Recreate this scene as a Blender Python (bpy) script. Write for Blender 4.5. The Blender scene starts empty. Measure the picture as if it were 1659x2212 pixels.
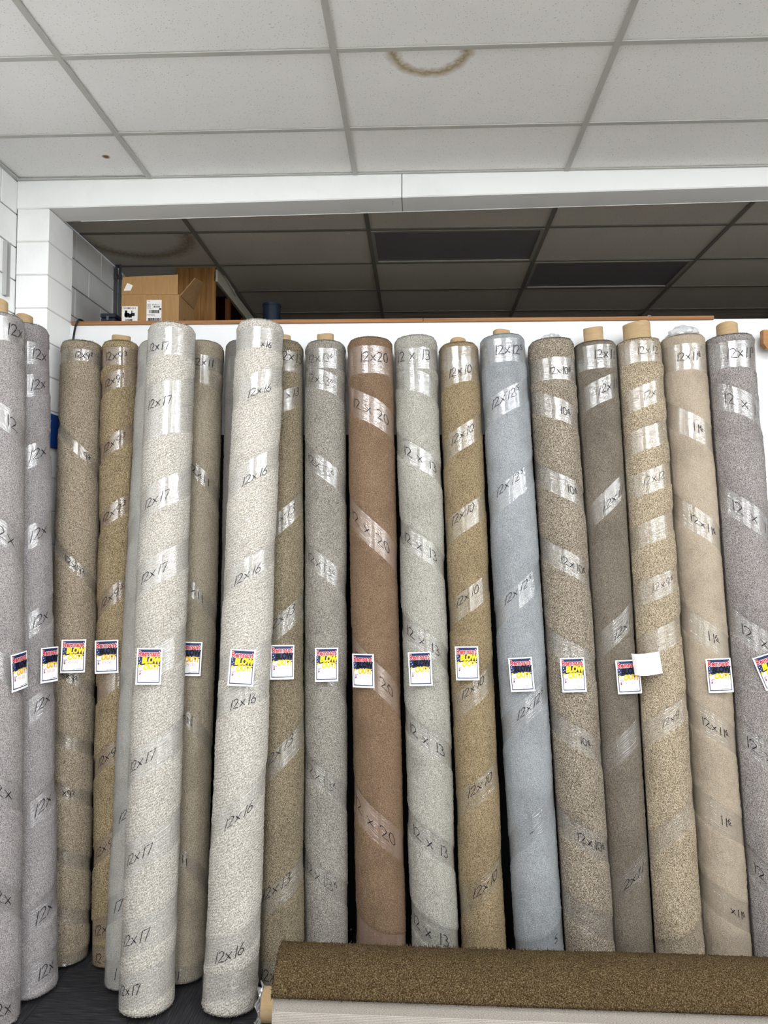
import bpy, bmesh, math, random
import numpy as np
from mathutils import Matrix, Vector, noise as mnoise

C = bpy.context.scene.collection
SC = bpy.context.scene
rng = np.random.default_rng(7)
random.seed(7)

# ------------------------------------------------------------------ camera, world, lights, exposure
CAMH = 2.35                                   # the phone is held overhead
F_PX, PITCH, YAW, ROLL = 1571.9, 0.0349, -0.0485, 0.0055
cam_d = bpy.data.cameras.new('camera')
cam = bpy.data.objects.new('camera', cam_d); C.objects.link(cam)
cam_d.sensor_fit = 'HORIZONTAL'; cam_d.sensor_width = 36.0
cam_d.lens = F_PX / 1659.0 * 36.0
cam_d.clip_start = 0.05; cam_d.clip_end = 100


def cam_to_world(a):
    x3, y2, z3 = a
    cr, sr = math.cos(ROLL), math.sin(ROLL)
    x = x3 * cr - z3 * sr; z2 = x3 * sr + z3 * cr
    cp, sp = math.cos(PITCH), math.sin(PITCH)
    y = y2 * cp - z2 * sp; z = y2 * sp + z2 * cp
    cy, sy = math.cos(YAW), math.sin(YAW)
    return np.array([x * cy + y * sy, -x * sy + y * cy, z])


def project(X):
    x, y, z = X[0], X[1], X[2] - CAMH
    cy, sy = math.cos(YAW), math.sin(YAW)
    x, y = x * cy - y * sy, x * sy + y * cy
    cp, sp = math.cos(PITCH), math.sin(PITCH)
    y, z = y * cp + z * sp, -y * sp + z * cp
    cr, sr = math.cos(ROLL), math.sin(ROLL)
    x, z = x * cr + z * sr, -x * sr + z * cr
    return 829.5 + F_PX * x / y, 1106 - F_PX * z / y


def ray(px, py):
    return cam_to_world(((px - 829.5) / F_PX, 1.0, -(py - 1106) / F_PX))


def at_y(px, py, Y):                          # world point on the plane y = Y
    d = ray(px, py); return np.array([0, 0, CAMH]) + d * (Y / d[1])


def at_z(px, py, Z):                          # world point on the plane z = Z
    d = ray(px, py); return np.array([0, 0, CAMH]) + d * ((Z - CAMH) / d[2])


bx_, by_, bz_ = cam_to_world((1, 0, 0)), cam_to_world((0, 0, 1)), cam_to_world((0, -1, 0))
cam.matrix_world = Matrix(((bx_[0], by_[0], bz_[0], 0), (bx_[1], by_[1], bz_[1], 0), (bx_[2], by_[2], bz_[2], CAMH), (0, 0, 0, 1)))
SC.camera = cam

w = bpy.data.worlds.new('world'); SC.world = w; w.use_nodes = True
w.node_tree.nodes['Background'].inputs[0].default_value = (0.75, 0.85, 1.0, 1)
w.node_tree.nodes['Background'].inputs[1].default_value = 0.6
WIN_F = ((-3.4, 3.8),); WIN_R = ((-3.6, 1.6),); WIN_Z0, WIN_Z1 = 3.35, 4.35
DAY = 33.0


def daylight(name, loc, rot, wd, hg):             # sky light entering by one window
    l = bpy.data.lights.new(name, 'AREA'); l.shape = 'RECTANGLE'; l.size = wd; l.size_y = hg
    l.energy = DAY * wd * hg; l.color = (0.94, 0.98, 1.0)
    o = bpy.data.objects.new(name, l); C.objects.link(o); o.location = loc; o.rotation_euler = rot


for a_, b_ in WIN_F: daylight('daylight', ((a_ + b_) / 2, -5.70, (WIN_Z0 + WIN_Z1) / 2), (math.pi / 2, 0, 0), b_ - a_, WIN_Z1 - WIN_Z0)
for a_, b_ in WIN_R: daylight('daylight', (7.10, (a_ + b_) / 2, (WIN_Z0 + WIN_Z1) / 2), (math.pi / 2, 0, math.pi / 2), b_ - a_, WIN_Z1 - WIN_Z0)
LAMP = 30.0                                   # radiance of the fluorescent diffusers
SC.view_settings.view_transform = 'Standard'; SC.view_settings.look = 'None'
SC.view_settings.gamma = 1.0; SC.view_settings.use_curve_mapping = False
SC.view_settings.exposure = 0.20

# ------------------------------------------------------------------ helpers


def lin(c):
    return tuple(((v / 255) / 12.92 if v / 255 <= 0.04045 else ((v / 255 + 0.055) / 1.055) ** 2.4) for v in c) + (1.0,)


def new_mat(name, col=(200, 200, 200), rough=0.6, spec=0.3, metal=0.0, emit=None):
    m = bpy.data.materials.new(name); m.use_nodes = True
    b = m.node_tree.nodes['Principled BSDF']
    b.inputs['Base Color'].default_value = lin(col); b.inputs['Roughness'].default_value = rough
    b.inputs['Specular IOR Level'].default_value = spec; b.inputs['Metallic'].default_value = metal
    if emit:
        b.inputs['Emission Color'].default_value = lin(emit[0]); b.inputs['Emission Strength'].default_value = emit[1]
    return m


class NT:
    """Tiny node helper."""

    def __init__(s, m):
        s.t = m.node_tree; s.n = s.t.nodes; s.b = s.n['Principled BSDF']

    def add(s, kind, **kw):
        o = s.n.new(kind)
        for k, v in kw.items():
            if k.startswith('i_'):
                o.inputs[k[2:].replace('_', ' ')].default_value = v
            else:
                setattr(o, k, v)
        return o

    def link(s, a, b): s.t.links.new(a, b)

    def math(s, op, a, b=None, clamp=False):
        o = s.n.new('ShaderNodeMath'); o.operation = op; o.use_clamp = clamp
        for i, v in enumerate((a, b)):
            if v is None: continue
            if isinstance(v, (int, float)): o.inputs[i].default_value = v
            else: s.link(v, o.inputs[i])
        return o.outputs[0]

    def mix(s, fac, a, b, mode='MIX'):
        o = s.n.new('ShaderNodeMix'); o.data_type = 'RGBA'; o.blend_type = mode
        for i, v in ((0, fac), (6, a), (7, b)):
            if isinstance(v, (int, float)): o.inputs[i].default_value = v
            elif isinstance(v, tuple): o.inputs[i].default_value = v
            else: s.link(v, o.inputs[i])
        return o.outputs[2]

    def coords(s, what='Object', scale=(1, 1, 1), rnd=True):
        tc = s.n.new('ShaderNodeTexCoord'); mp = s.n.new('ShaderNodeMapping')
        mp.inputs['Scale'].default_value = scale
        s.link(tc.outputs[what], mp.inputs['Vector'])
        if rnd:
            oi = s.n.new('ShaderNodeObjectInfo')
            s.link(s.math('MULTIPLY', oi.outputs['Random'], 37.0), mp.inputs['Location'])
        return mp.outputs[0]

    def noise(s, vec, scale, detail=2.0, rough=0.5, dist=0.0):
        o = s.add('ShaderNodeTexNoise', i_Scale=scale, i_Detail=detail, i_Roughness=rough, i_Distortion=dist)
        s.link(vec, o.inputs['Vector']); return o.outputs['Fac']

    def ramp(s, fac, stops, interp='LINEAR'):
        o = s.n.new('ShaderNodeValToRGB'); r = o.color_ramp; r.interpolation = interp
        while len(r.elements) < len(stops): r.elements.new(0.5)
        for e, (p, c) in zip(r.elements, stops):
            e.position = p; e.color = c
        s.link(fac, o.inputs[0]); return o.outputs[0]

    def bump(s, h, strength=0.3, dist=0.01):
        o = s.add('ShaderNodeBump', i_Strength=strength, i_Distance=dist)
        s.link(h, o.inputs['Height']); s.link(o.outputs[0], s.b.inputs['Normal']); return o.outputs[0]


def g(v): return (v, v, v, 1.0)


def mesh_obj(name, verts, faces, m, parent=None, smooth=False, uv=None):
    me = bpy.data.meshes.new(name)
    me.from_pydata([tuple(v) for v in np.asarray(verts, dtype=float)] if not isinstance(verts, list) else verts, [], faces)
    if smooth: me.polygons.foreach_set('use_smooth', [True] * len(me.polygons))
    if uv is not None:
        l = me.uv_layers.new(name='UVMap')
        vi = np.empty(len(me.loops), dtype=np.int32); me.loops.foreach_get('vertex_index', vi)
        l.data.foreach_set('uv', np.asarray(uv, dtype=np.float32)[vi].ravel())
    me.update()
    return link(name, me, m, parent)


def link(name, me, m=None, parent=None):
    o = bpy.data.objects.new(name, me); C.objects.link(o)
    if m is not None and len(me.materials) == 0: me.materials.append(m)
    if parent is not None: o.parent = parent
    return o


def empty(name, loc=(0, 0, 0), label=None, cat=None, group=None, kind=None):
    o = bpy.data.objects.new(name, None); C.objects.link(o); o.location = loc
    o.empty_display_size = 0.05
    tag(o, label, cat, group, kind); return o


def tag(o, label=None, cat=None, group=None, kind=None):
    for k, v in (('label', label), ('category', cat), ('group', group), ('kind', kind)):
        if v: o[k] = v
    return o


def bm_obj(name, bm, m, parent=None, smooth=False):
    me = bpy.data.meshes.new(name); bm.to_mesh(me); bm.free()
    if smooth: me.polygons.foreach_set('use_smooth', [True] * len(me.polygons))
    return link(name, me, m, parent)


def box(bm, lo, hi, bevel=0.0):
    v = [bm.verts.new((x, y, z)) for x in (lo[0], hi[0]) for y in (lo[1], hi[1]) for z in (lo[2], hi[2])]
    fs = [bm.faces.new([v[i] for i in q]) for q in ((0, 1, 3, 2), (4, 6, 7, 5), (0, 4, 5, 1), (2, 3, 7, 6), (0, 2, 6, 4), (1, 5, 7, 3))]
    if bevel > 0:
        es = list({e for f in fs for e in f.edges})
        bmesh.ops.bevel(bm, geom=es, offset=bevel, segments=1, affect='EDGES')
    return bm


def box_obj(name, lo, hi, m, parent=None, bevel=0.0):
    return bm_obj(name, box(bmesh.new(), lo, hi, bevel), m, parent)


def tube_mesh(pts, r, n=10, caps=True):
    pts = [Vector(p) for p in pts]; V = []; Fc = []
    up = Vector((0, 0, 1))
    for i, p in enumerate(pts):
        t = (pts[min(i + 1, len(pts) - 1)] - pts[max(i - 1, 0)]).normalized()
        a = t.cross(up)
        if a.length < 1e-3: a = t.cross(Vector((1, 0, 0)))
        a.normalize(); b = t.cross(a)
        for k in range(n):
            q = 2 * math.pi * k / n
            V.append(tuple(p + a * (r * math.cos(q)) + b * (r * math.sin(q))))
    for i in range(len(pts) - 1):
        for k in range(n):
            k2 = (k + 1) % n
            Fc.append((i * n + k, i * n + k2, (i + 1) * n + k2, (i + 1) * n + k))
    if caps:
        Fc.append(tuple(range(n))); Fc.append(tuple((len(pts) - 1) * n + k for k in range(n)))
    return V, Fc


# ------------------------------------------------------------------ materials of the room
def mat_paint(name, col, bump=0.15, scale=60, dirt=0.0, rough=0.55):
    m = new_mat(name, col, rough, 0.25); t = NT(m); v = t.coords(rnd=False)
    n = t.noise(v, scale, 3); t.bump(n, bump, 0.004)
    if dirt:
        d = t.noise(v, 3.5, 5, 0.65)
        f = t.ramp(d, [(0.5, g(1.0)), (0.75, g(1.0 - dirt))])
        t.link(t.mix(1.0, lin(col), f, 'MULTIPLY'), t.b.inputs['Base Color'])
    return m


M_WHITE = mat_paint('white_paint', (218, 219, 219), 0.10, 40, 0.06)
M_SOFFIT = mat_paint('bulkhead_paint', (238, 239, 238), 0.12, 30, 0.06)
M_BLOCK = mat_paint('block_paint', (236, 237, 236), 0.35, 90, 0.08)
M_MORTAR = mat_paint('mortar_paint', (205, 204, 200), 0.3, 90, 0.1)
M_WALL = mat_paint('room_wall_paint', (225, 224, 220), 0.1, 40)


def mat_tile(name, base=(243, 242, 240), stain=None):
    """Mineral fibre tile: fissures and pinholes, optional water ring (cx, cy, r, width)."""
    m = new_mat(name, base, 0.9, 0.05); t = NT(m)
    v = t.coords('Object', (1, 1, 1))
    n1 = t.noise(t.coords('Object', (1, 1.9, 1)), 95, 2, 0.55, 1.2)
    fis = t.ramp(n1, [(0.685, g(1.0)), (0.72, g(0.42))])
    vo = t.add('ShaderNodeTexVoronoi', i_Scale=70.0); t.link(v, vo.inputs['Vector'])
    pin = t.ramp(vo.outputs['Distance'], [(0.10, g(0.62)), (0.17, g(1.0))])
    n2 = t.noise(v, 2.2, 4, 0.6)
    blot = t.ramp(n2, [(0.35, g(0.965)), (0.65, g(1.0))])
    c = t.mix(1.0, lin(base), fis, 'MULTIPLY'); c = t.mix(1.0, c, pin, 'MULTIPLY'); c = t.mix(1.0, c, blot, 'MULTIPLY')
    if stain:
        cx, cy, r, wd, col, amt = stain
        tc = t.n.new('ShaderNodeTexCoord'); sx = t.n.new('ShaderNodeSeparateXYZ'); t.link(tc.outputs['Object'], sx.inputs[0])
        dx = t.math('SUBTRACT', sx.outputs[0], cx); dy = t.math('SUBTRACT', sx.outputs[1], cy)
        d = t.math('SQRT', t.math('ADD', t.math('MULTIPLY', dx, dx), t.math('MULTIPLY', dy, dy)))
        d = t.math('ADD', d, t.math('MULTIPLY', t.math('SUBTRACT', t.noise(tc.outputs['Object'], 30, 4), 0.5), r * 0.22))
        e = t.math('DIVIDE', t.math('ABSOLUTE', t.math('SUBTRACT', d, r)), wd)
        k = t.math('MULTIPLY', t.math('SUBTRACT', 1.0, e, True), amt)
        k = t.math('MULTIPLY', k, t.math('ADD', t.noise(tc.outputs['Object'], 60, 3), 0.35), True)
        c = t.mix(k, c, lin(col))
    t.link(c, t.b.inputs['Base Color'])
    t.bump(t.math('ADD', fis, pin), 0.5, 0.003)
    return m


M_TILE = mat_tile('ceiling_tile')
M_TILE_RING = mat_tile('ceiling_tile_stained', stain=(-0.19, -0.292, 0.165, 0.04, (172, 156, 124), 1.2))
M_TILE_SPOT = mat_tile('ceiling_tile_spotted', stain=(0.24, 0.0, 0.006, 0.020, (122, 100, 76), 1.7))
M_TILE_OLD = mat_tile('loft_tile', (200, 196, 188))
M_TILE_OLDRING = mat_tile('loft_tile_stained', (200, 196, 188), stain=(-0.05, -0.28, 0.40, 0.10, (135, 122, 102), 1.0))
M_BAR = new_mat('grid_bar_enamel', (182, 181, 176), 0.45, 0.3)
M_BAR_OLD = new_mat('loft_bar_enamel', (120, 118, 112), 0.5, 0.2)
M_LAMP = new_mat('lamp_diffuser', (240, 240, 240), 0.4, 0.3, emit=((248, 251, 255), LAMP))
M_LENS_OFF = new_mat('unlit_lens', (112, 112, 118), 0.35, 0.3)
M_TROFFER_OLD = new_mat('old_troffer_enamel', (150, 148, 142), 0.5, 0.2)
M_TROFFER = new_mat('troffer_enamel', (205, 203, 198), 0.4, 0.3)

CEIL = CAMH + 2.113
PART_Y, BEAM_F, BEAM_B, WALL_L = 4.45, 4.16, 4.35, -2.40
XR, YB, LOFT_B = 7.0, -5.6, 8.6
XL, YL = -6.0, 1.4                             # the shop widens to the left nearer the street

# ------------------------------------------------------------------ room shell
def mat_floor():
    m = new_mat('charcoal_carpet_tile', (40, 40, 42), 0.95, 0.05); t = NT(m)
    n = t.noise(t.coords('Object', (160, 8, 1), False), 1.0, 3, 0.6)
    c = t.ramp(n, [(0.3, lin((24, 24, 26))), (0.62, lin((48, 47, 48))), (0.8, lin((74, 72, 70)))])
    t.link(c, t.b.inputs['Base Color']); t.bump(n, 0.6, 0.004); return m


floor = empty('floor', (0, 0, 0), kind='structure')
M_FLOOR = mat_floor()
bm = box(bmesh.new(), (-0.249, -0.249, -0.02), (0.249, 0.249, 0.0), 0.002)
tile_me = bpy.data.meshes.new('carpet_tile'); bm.to_mesh(tile_me); bm.free(); tile_me.materials.append(M_FLOOR)
nx = int((1.2 - WALL_L) / 0.5) + 1
for i in range(nx):
    for j in range(5):
        o = link('carpet_tile', tile_me, None, floor); o.location = (WALL_L + 0.25 + 0.5 * i, PART_Y - 0.25 - 0.5 * j, 0)
        o.rotation_euler = (0, 0, 0 if (i + j) % 2 else math.pi / 2)
xe, ye = WALL_L + 0.5 * nx, PART_Y - 2.5
fm = new_mat('floor_field', (196, 190, 180), 0.6, 0.2)
bm = bmesh.new(); box(bm, (XL, YB, -0.06), (XR, -1.2, 0)); bm_obj('floor_field', bm, fm, floor); bm = bmesh.new()
box(bm, (XL, -1.2, -0.06), (XR, YL, 0)); box(bm, (WALL_L, YL, -0.06), (XR, ye, 0)); box(bm, (xe, ye, -0.06), (XR, PART_Y, 0)); box(bm, (WALL_L, ye, -0.06), (xe, PART_Y, -0.021))
bm_obj('carpet_field', bm, M_FLOOR, floor)

# concrete block walls: painted blocks proud of a recessed mortar core
def blocks(root, axis, u0, u1, z0, z1, at, thick, long=0.40, course=0.2, gap=0.007):
    """Running bond in the plane `axis`=at ('x' -> u is y, 'y' -> u is x); thick is the signed block depth towards the viewer."""
    z = z0; k = 0
    while z < z1 - 0.02:
        zt = min(z + course, z1); u = u0 - (long / 2 if k % 2 else 0)
        while u < u1 - 0.02:
            a, b = max(u, u0), min(u + long, u1)
            if b - a > 0.03:
                e = random.uniform(-0.0012, 0.0012)
                lo, hi = (a + gap / 2, z + gap / 2), (b - gap / 2, zt - gap / 2)
                d0, d1 = sorted((at, at + thick + e))
                if axis == 'x': box_obj('block', (d0, lo[0], lo[1]), (d1, hi[0], hi[1]), M_BLOCK, root, 0.003)
                else: box_obj('block', (lo[0], d0, lo[1]), (hi[0], d1, hi[1]), M_BLOCK, root, 0.003)
            u += long
        z += course; k += 1


wl = empty('wall_left', (0, 0, 0), kind='structure')
box_obj('mortar', (WALL_L - 0.2, YL + 0.1, 0), (WALL_L - 0.022, LOFT_B, CEIL + 0.1), M_MORTAR, wl)
Z0 = CEIL - 0.2 * 22
blocks(wl, 'x', 2.0, BEAM_F + 0.012, CEIL - 0.2 * 13, CEIL, WALL_L - 0.022, 0.018)
blocks(wl, 'x', PART_Y + 0.03, LOFT_B, CEIL - 0.2 * 5, CEIL, WALL_L - 0.022, 0.034)
box_obj('wall_panel', (WALL_L - 0.021, YL + .1, 0), (WALL_L - 0.004, 2.0, CEIL), M_WALL, wl)
box_obj('wall_panel', (WALL_L - 0.021, 2.0, 0), (WALL_L - 0.004, BEAM_F, CEIL - 2.6), M_WALL, wl)

wp = empty('wall_pilaster', (0, 0, 0), kind='structure')
PX0, PX1 = WALL_L, -2.205
BEAM_ZL, BEAM_ZR = CAMH + 1.946, CAMH + 2.004       # the bulkhead's underside, low on the left
box_obj('mortar', (PX0, BEAM_F + 0.006, 0), (PX1 - 0.006, PART_Y, BEAM_ZL), M_MORTAR, wp)
z = BEAM_ZL; k = 0
while z > 0.05:
    zb = max(z - 0.2, 0.0)
    box_obj('block', (PX0, BEAM_F, zb + 0.003), (PX1, PART_Y + 0.012, z - 0.003), M_BLOCK, wp, 0.004); z -= 0.2

wb = empty('wall_back', (0, 0, 0), kind='structure')
DECK = CAMH + 1.337
box_obj('partition', (PX1, PART_Y, 0), (XR, PART_Y + 0.09, DECK - 0.006), M_WHITE, wb)
M_GAPSHADE = new_mat('gap_shade_board', (30, 32, 31), 0.8, 0.1)
box_obj('gap_shade_board', (PX1, PART_Y - 0.008, 0), (2.0, PART_Y, 2.98), M_GAPSHADE, wb); box_obj('gap_shade_board', (2.002, PART_Y - 0.008, 0), (XR, PART_Y, 2.42), M_GAPSHADE, wb)  # dark sheet added behind the rolls so the gaps read as black shade
box_obj('deck', (WALL_L, PART_Y + 0.09, DECK - 0.10), (XR, LOFT_B, DECK - 0.02), new_mat('loft_deck_boards', (120, 96, 70), 0.8, 0.1), wb)
box_obj('loft_wall', (WALL_L, LOFT_B, DECK - 0.1), (XR, LOFT_B + 0.1, CEIL), new_mat('loft_wall_paint', (120, 118, 114), 0.8, 0.1), wb)


def mat_ply(name, a, b, stretch=(2.0, 30, 30), rough=0.6):
    m = new_mat(name, a, rough, 0.2); t = NT(m)
    n = t.noise(t.coords('Object', stretch), 1.0, 5, 0.6, 0.6)
    t.link(t.ramp(n, [(0.25, lin(b)), (0.6, lin(a)), (0.8, lin(tuple(min(255, v + 16) for v in a)))]), t.b.inputs['Base Color'])
    t.bump(n, 0.15, 0.003); return m


M_PLY = mat_ply('plywood_edge', (150, 108, 70), (98, 66, 42), (1.5, 60, 140))
JX = at_y(914, 690, PART_Y)[0]; EX = at_y(1541, 684, PART_Y)[0]
for k, (a, b) in enumerate(((PX1 + 0.012, JX - 0.001), (JX + 0.001, EX))):
    o = box_obj('trim_%d' % (k + 1), (a, PART_Y - 0.012, DECK - 0.012), (b, PART_Y + 0.20, DECK + 0.012), M_PLY, None, 0.002); o['kind'] = 'structure'

# bulkhead (beam) in two lengths with a hairline seam on the underside
wbk = empty('wall_bulkhead', (0, 0, 0), kind='structure')
SX = at_y(869, 440, BEAM_F + 0.1)[0]
def zbot(x): return BEAM_ZL + (BEAM_ZR - BEAM_ZL) * (x + 2.2) / 4.17
for a, b in ((WALL_L - 0.002, SX - 0.0025), (SX + 0.0025, 2.6), (2.605, XR)):
    V = []
    for x in (a, b):
        zb = zbot(min(x, 2.6)) if x > WALL_L + 0.01 else zbot(-2.2) - 0.001
        for y, zz in ((BEAM_F, zb + 0.006), (BEAM_F + 0.006, zb), (BEAM_B, zb), (BEAM_B, CEIL + 0.1), (BEAM_F, CEIL + 0.1)): V.append((x, y, zz))
    mesh_obj('bulkhead_length', V, [(0, 1, 6, 5), (1, 2, 7, 6), (2, 3, 8, 7), (3, 4, 9, 8), (4, 0, 5, 9), (4, 3, 2, 1, 0), (5, 6, 7, 8, 9)], M_SOFFIT, wbk)
# metal corner bead along the rear lower edge, chipped white line
mesh_obj('corner_bead', *tube_mesh([(-2.1, BEAM_B - 0.003, zbot(-2.1) - 0.001), (2.55, BEAM_B - 0.003, zbot(2.55) - 0.001)], 0.002, 6), M_WHITE, wbk)
a = at_y(848, 432, BEAM_F + 0.05); box_obj('staple', (a[0] - 0.002, BEAM_F + 0.03, zbot(a[0]) - 0.002), (a[0] + 0.002, BEAM_F + 0.09, zbot(a[0]) + 0.001), M_WHITE, wbk)

wr = empty('wall_right', (0, 0, 0), kind='structure'); wf = empty('wall_front', (0, 0, 0), kind='structure')
for o_, (u0, u1), openings in ((wr, (YB, LOFT_B), WIN_R), (wf, (XL, XR), WIN_F)):
    cuts = [u0] + [c for w_ in openings for c in w_] + [u1]
    def slab(a, b, z0, z1):
        if o_ is wr: box_obj('wall_section', (XR, a, z0), (XR + 0.15, b, z1), M_WALL, o_)
        else: box_obj('wall_section', (a, YB - 0.15, z0), (b, YB, z1), M_WALL, o_)
    for k in range(0, len(cuts), 2): slab(cuts[k], cuts[k + 1], 0, CEIL + 0.1)
    for a, b in openings: slab(a, b, 0, WIN_Z0); slab(a, b, WIN_Z1, CEIL + 0.1)
M_FRAME = new_mat('window_aluminium', (120, 118, 114), 0.4, 0.4)
M_PANE = bpy.data.materials.new('window_glass'); M_PANE.use_nodes = True; t_ = M_PANE.node_tree; t_.nodes.clear()
o_ = t_.nodes.new('ShaderNodeOutputMaterial'); x_ = t_.nodes.new('ShaderNodeMixShader'); x_.inputs[0].default_value = 0.06
t_.links.new(t_.nodes.new('ShaderNodeBsdfTransparent').outputs[0], x_.inputs[1]); t_.links.new(t_.nodes.new('ShaderNodeBsdfGlossy').outputs[0], x_.inputs[2]); t_.links.new(x_.outputs[0], o_.inputs[0])
nwin = 0
for side, openings in (('f', WIN_F), ('r', WIN_R)):
    for a, b in openings:
        nwin += 1; wd = empty('window_%d' % nwin, (0, 0, 0), kind='structure')
        if side == 'f': box_obj('pane', (a, YB - 0.083, WIN_Z0), (b, YB - 0.078, WIN_Z1), M_PANE, wd)
        else: box_obj('pane', (XR + 0.078, a, WIN_Z0), (XR + 0.083, b, WIN_Z1), M_PANE, wd)
        for k in range(4):
            u = a + 0.03 + (b - a - 0.06) * k / 3
            lo, hi = (u - 0.03, WIN_Z0), (u + 0.03, WIN_Z1)
            if side == 'f': box_obj('mullion', (lo[0], YB - 0.12, lo[1]), (hi[0], YB - 0.04, hi[1]), M_FRAME, wd)
            else: box_obj('mullion', (XR + 0.04, lo[0], lo[1]), (XR + 0.12, hi[0], hi[1]), M_FRAME, wd)
wrt = box_obj('wall_return', (XL, YL, 0), (WALL_L - 0.004, YL + 0.1, CEIL + 0.1), M_WALL); wrt['kind'] = 'structure'
wx = box_obj('wall_far_left', (XL - 0.1, YB, 0), (XL, YL + 0.1, CEIL + 0.1), M_WALL); wx['kind'] = 'structure'

# ------------------------------------------------------------------ suspended ceiling
ceil = empty('ceiling', (0, 0, 0), kind='structure')
TX, TY = 1.2192, 0.6096


def tile_mesh(wx, wy, m):
    bm = box(bmesh.new(), (-wx / 2, -wy / 2, 0), (wx / 2, wy / 2, 0.016), 0.0)
    me = bpy.data.meshes.new('ceiling_tile'); bm.to_mesh(me); bm.free(); me.materials.append(m); return me


_tiles = {}


def put_tile(x0, x1, y0, y1, m, tilt=(0, 0), dz=0.0):
    wx, wy = x1 - x0 - 0.012, y1 - y0 - 0.012
    key = (round(wx, 3), round(wy, 3), m.name)
    if key not in _tiles: _tiles[key] = tile_mesh(wx, wy, m)
    o = link('ceiling_tile', _tiles[key], None, ceil)
    o.location = ((x0 + x1) / 2, (y0 + y1) / 2, CEIL + 0.006 + dz); o.rotation_euler = (tilt[0], tilt[1], 0)
    return o


def bar(x0, y0, x1, y1, m, wd=0.028):
    if abs(x1 - x0) > abs(y1 - y0): lo, hi = (x0, y0 - wd / 2, CEIL - 0.002), (x1, y0 + wd / 2, CEIL + 0.004)
    else: lo, hi = (x0 - wd / 2, y0, CEIL - 0.004), (x0 + wd / 2, y1, CEIL + 0.003)
    return box_obj('grid_bar', lo, hi, m, ceil, 0.0012)


def troffer(x0, x1, y0, y1, lit, label):
    t = empty('ceiling_light', ((x0 + x1) / 2, (y0 + y1) / 2, CEIL), label, 'ceiling light', 'lit ceiling lights' if lit else 'unlit loft ceiling lights')
    hx, hy = (x1 - x0) / 2 - 0.014, (y1 - y0) / 2 - 0.014
    bm = bmesh.new(); fw = 0.022
    box(bm, (-hx, -hy, -0.006), (hx, -hy + fw, 0.03)); box(bm, (-hx, hy - fw, -0.006), (hx, hy, 0.03))
    box(bm, (-hx, -hy + fw, -0.006), (-hx + fw, hy - fw, 0.03)); box(bm, (hx - fw, -hy + fw, -0.006), (hx, hy - fw, 0.03))
    bm_obj('frame', bm, M_TROFFER if lit else M_TROFFER_OLD, t)
    box_obj('diffuser', (-hx + fw, -hy + fw, 0.004), (hx - fw, hy - fw, 0.010), M_LAMP if lit else M_LENS_OFF, t)
    box_obj('housing', (-hx, -hy, 0.031), (hx, hy, 0.09), M_TROFFER, t)
    return t


# front room
X0, Y0 = -1.6004, 3.0765
xs = [WALL_L] + [X0 + TX * i for i in range(0, 7)] + [XR]
ys = [BEAM_F, Y0 + TY, Y0] + [Y0 - TY * j for j in range(1, 13)]; ys = [y for y in ys if y > YB] + [YB]
LIT = {(i, j) for i in (1, 3, 5) for j in (3, 6, 9, 12)}
for i in range(len(xs) - 1):
    for j in range(len(ys) - 1):
        x0, x1, y1, y0 = xs[i], xs[i + 1], ys[j], ys[j + 1]
        if x1 - x0 < 0.08 or y1 - y0 < 0.08: continue
        if (i, j) in LIT:
            troffer(x0, x1, y0, y1, True, 'lit white fluorescent ceiling light behind the photographer, set in the tile grid'); continue
        m = M_TILE_RING if (i, j) == (2, 1) else M_TILE_SPOT if (i, j) == (0, 0) else M_TILE
        o = put_tile(x0, x1, y0, y1, m, (random.uniform(-0.002, 0.002), random.uniform(-0.001, 0.001)))
        if (i, j) == (0, 0): o.rotation_euler = (0.012, 0.004, 0); o.location.z += 0.004
        if (i, j) == (0, 1): o.rotation_euler = (-0.004, 0.0, 0)
for x in xs[1:-1]: bar(x, YB, x, BEAM_F, M_BAR)
for i in range(len(xs) - 1):
    for y in ys[1:-1]: bar(xs[i] + 0.012, y, xs[i + 1] - 0.012, y, M_BAR)
bar(WALL_L, BEAM_F - 0.010, XR, BEAM_F - 0.010, M_BAR, 0.018)
bar(WALL_L + 0.010, YL, WALL_L + 0.010, BEAM_F - 0.02, M_BAR, 0.02)
box_obj('ceiling_field', (XL, YB, CEIL + 0.006), (WALL_L - 0.004, YL, CEIL + 0.05), M_TILE, ceil)
# loft
xl = [WALL_L] + [-1.5756 + TX * i for i in range(0, 7)] + [XR]
yl = [BEAM_B] + [4.9241 + TY * j for j in range(0, 6)] + [LOFT_B]
OFF = {(2, 1): 'dark unlit ceiling light panel in the loft, nearer and left of the pair', (3, 2): 'dark unlit ceiling light panel in the loft, farther and right of the pair'}
for i in range(len(xl) - 1):
    for j in range(len(yl) - 1):
        if (i, j) in OFF:
            troffer(xl[i], xl[i + 1], yl[j], yl[j + 1], False, OFF[(i, j)]); continue
        o = put_tile(xl[i], xl[i + 1], yl[j], yl[j + 1], M_TILE_OLDRING if (i, j) == (0, 1) else M_TILE_OLD, (random.uniform(-0.002, 0.002), 0))
        if (i, j) == (0, 2): o.rotation_euler = (-0.10, 0.0, 0); o.location.z -= 0.02
for x in xl[1:-1]: bar(x, BEAM_B, x, LOFT_B, M_BAR_OLD, 0.03)
for i in range(len(xl) - 1):
    for y in yl[1:-1]: bar(xl[i] + 0.015, y, xl[i + 1] - 0.015, y, M_BAR_OLD)

# ------------------------------------------------------------------ carpet rolls
def mute(c, k=0.82):
    m = sum(c) / 3; return tuple(0.905 * (m + (v - m) * k) for v in c)


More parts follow.
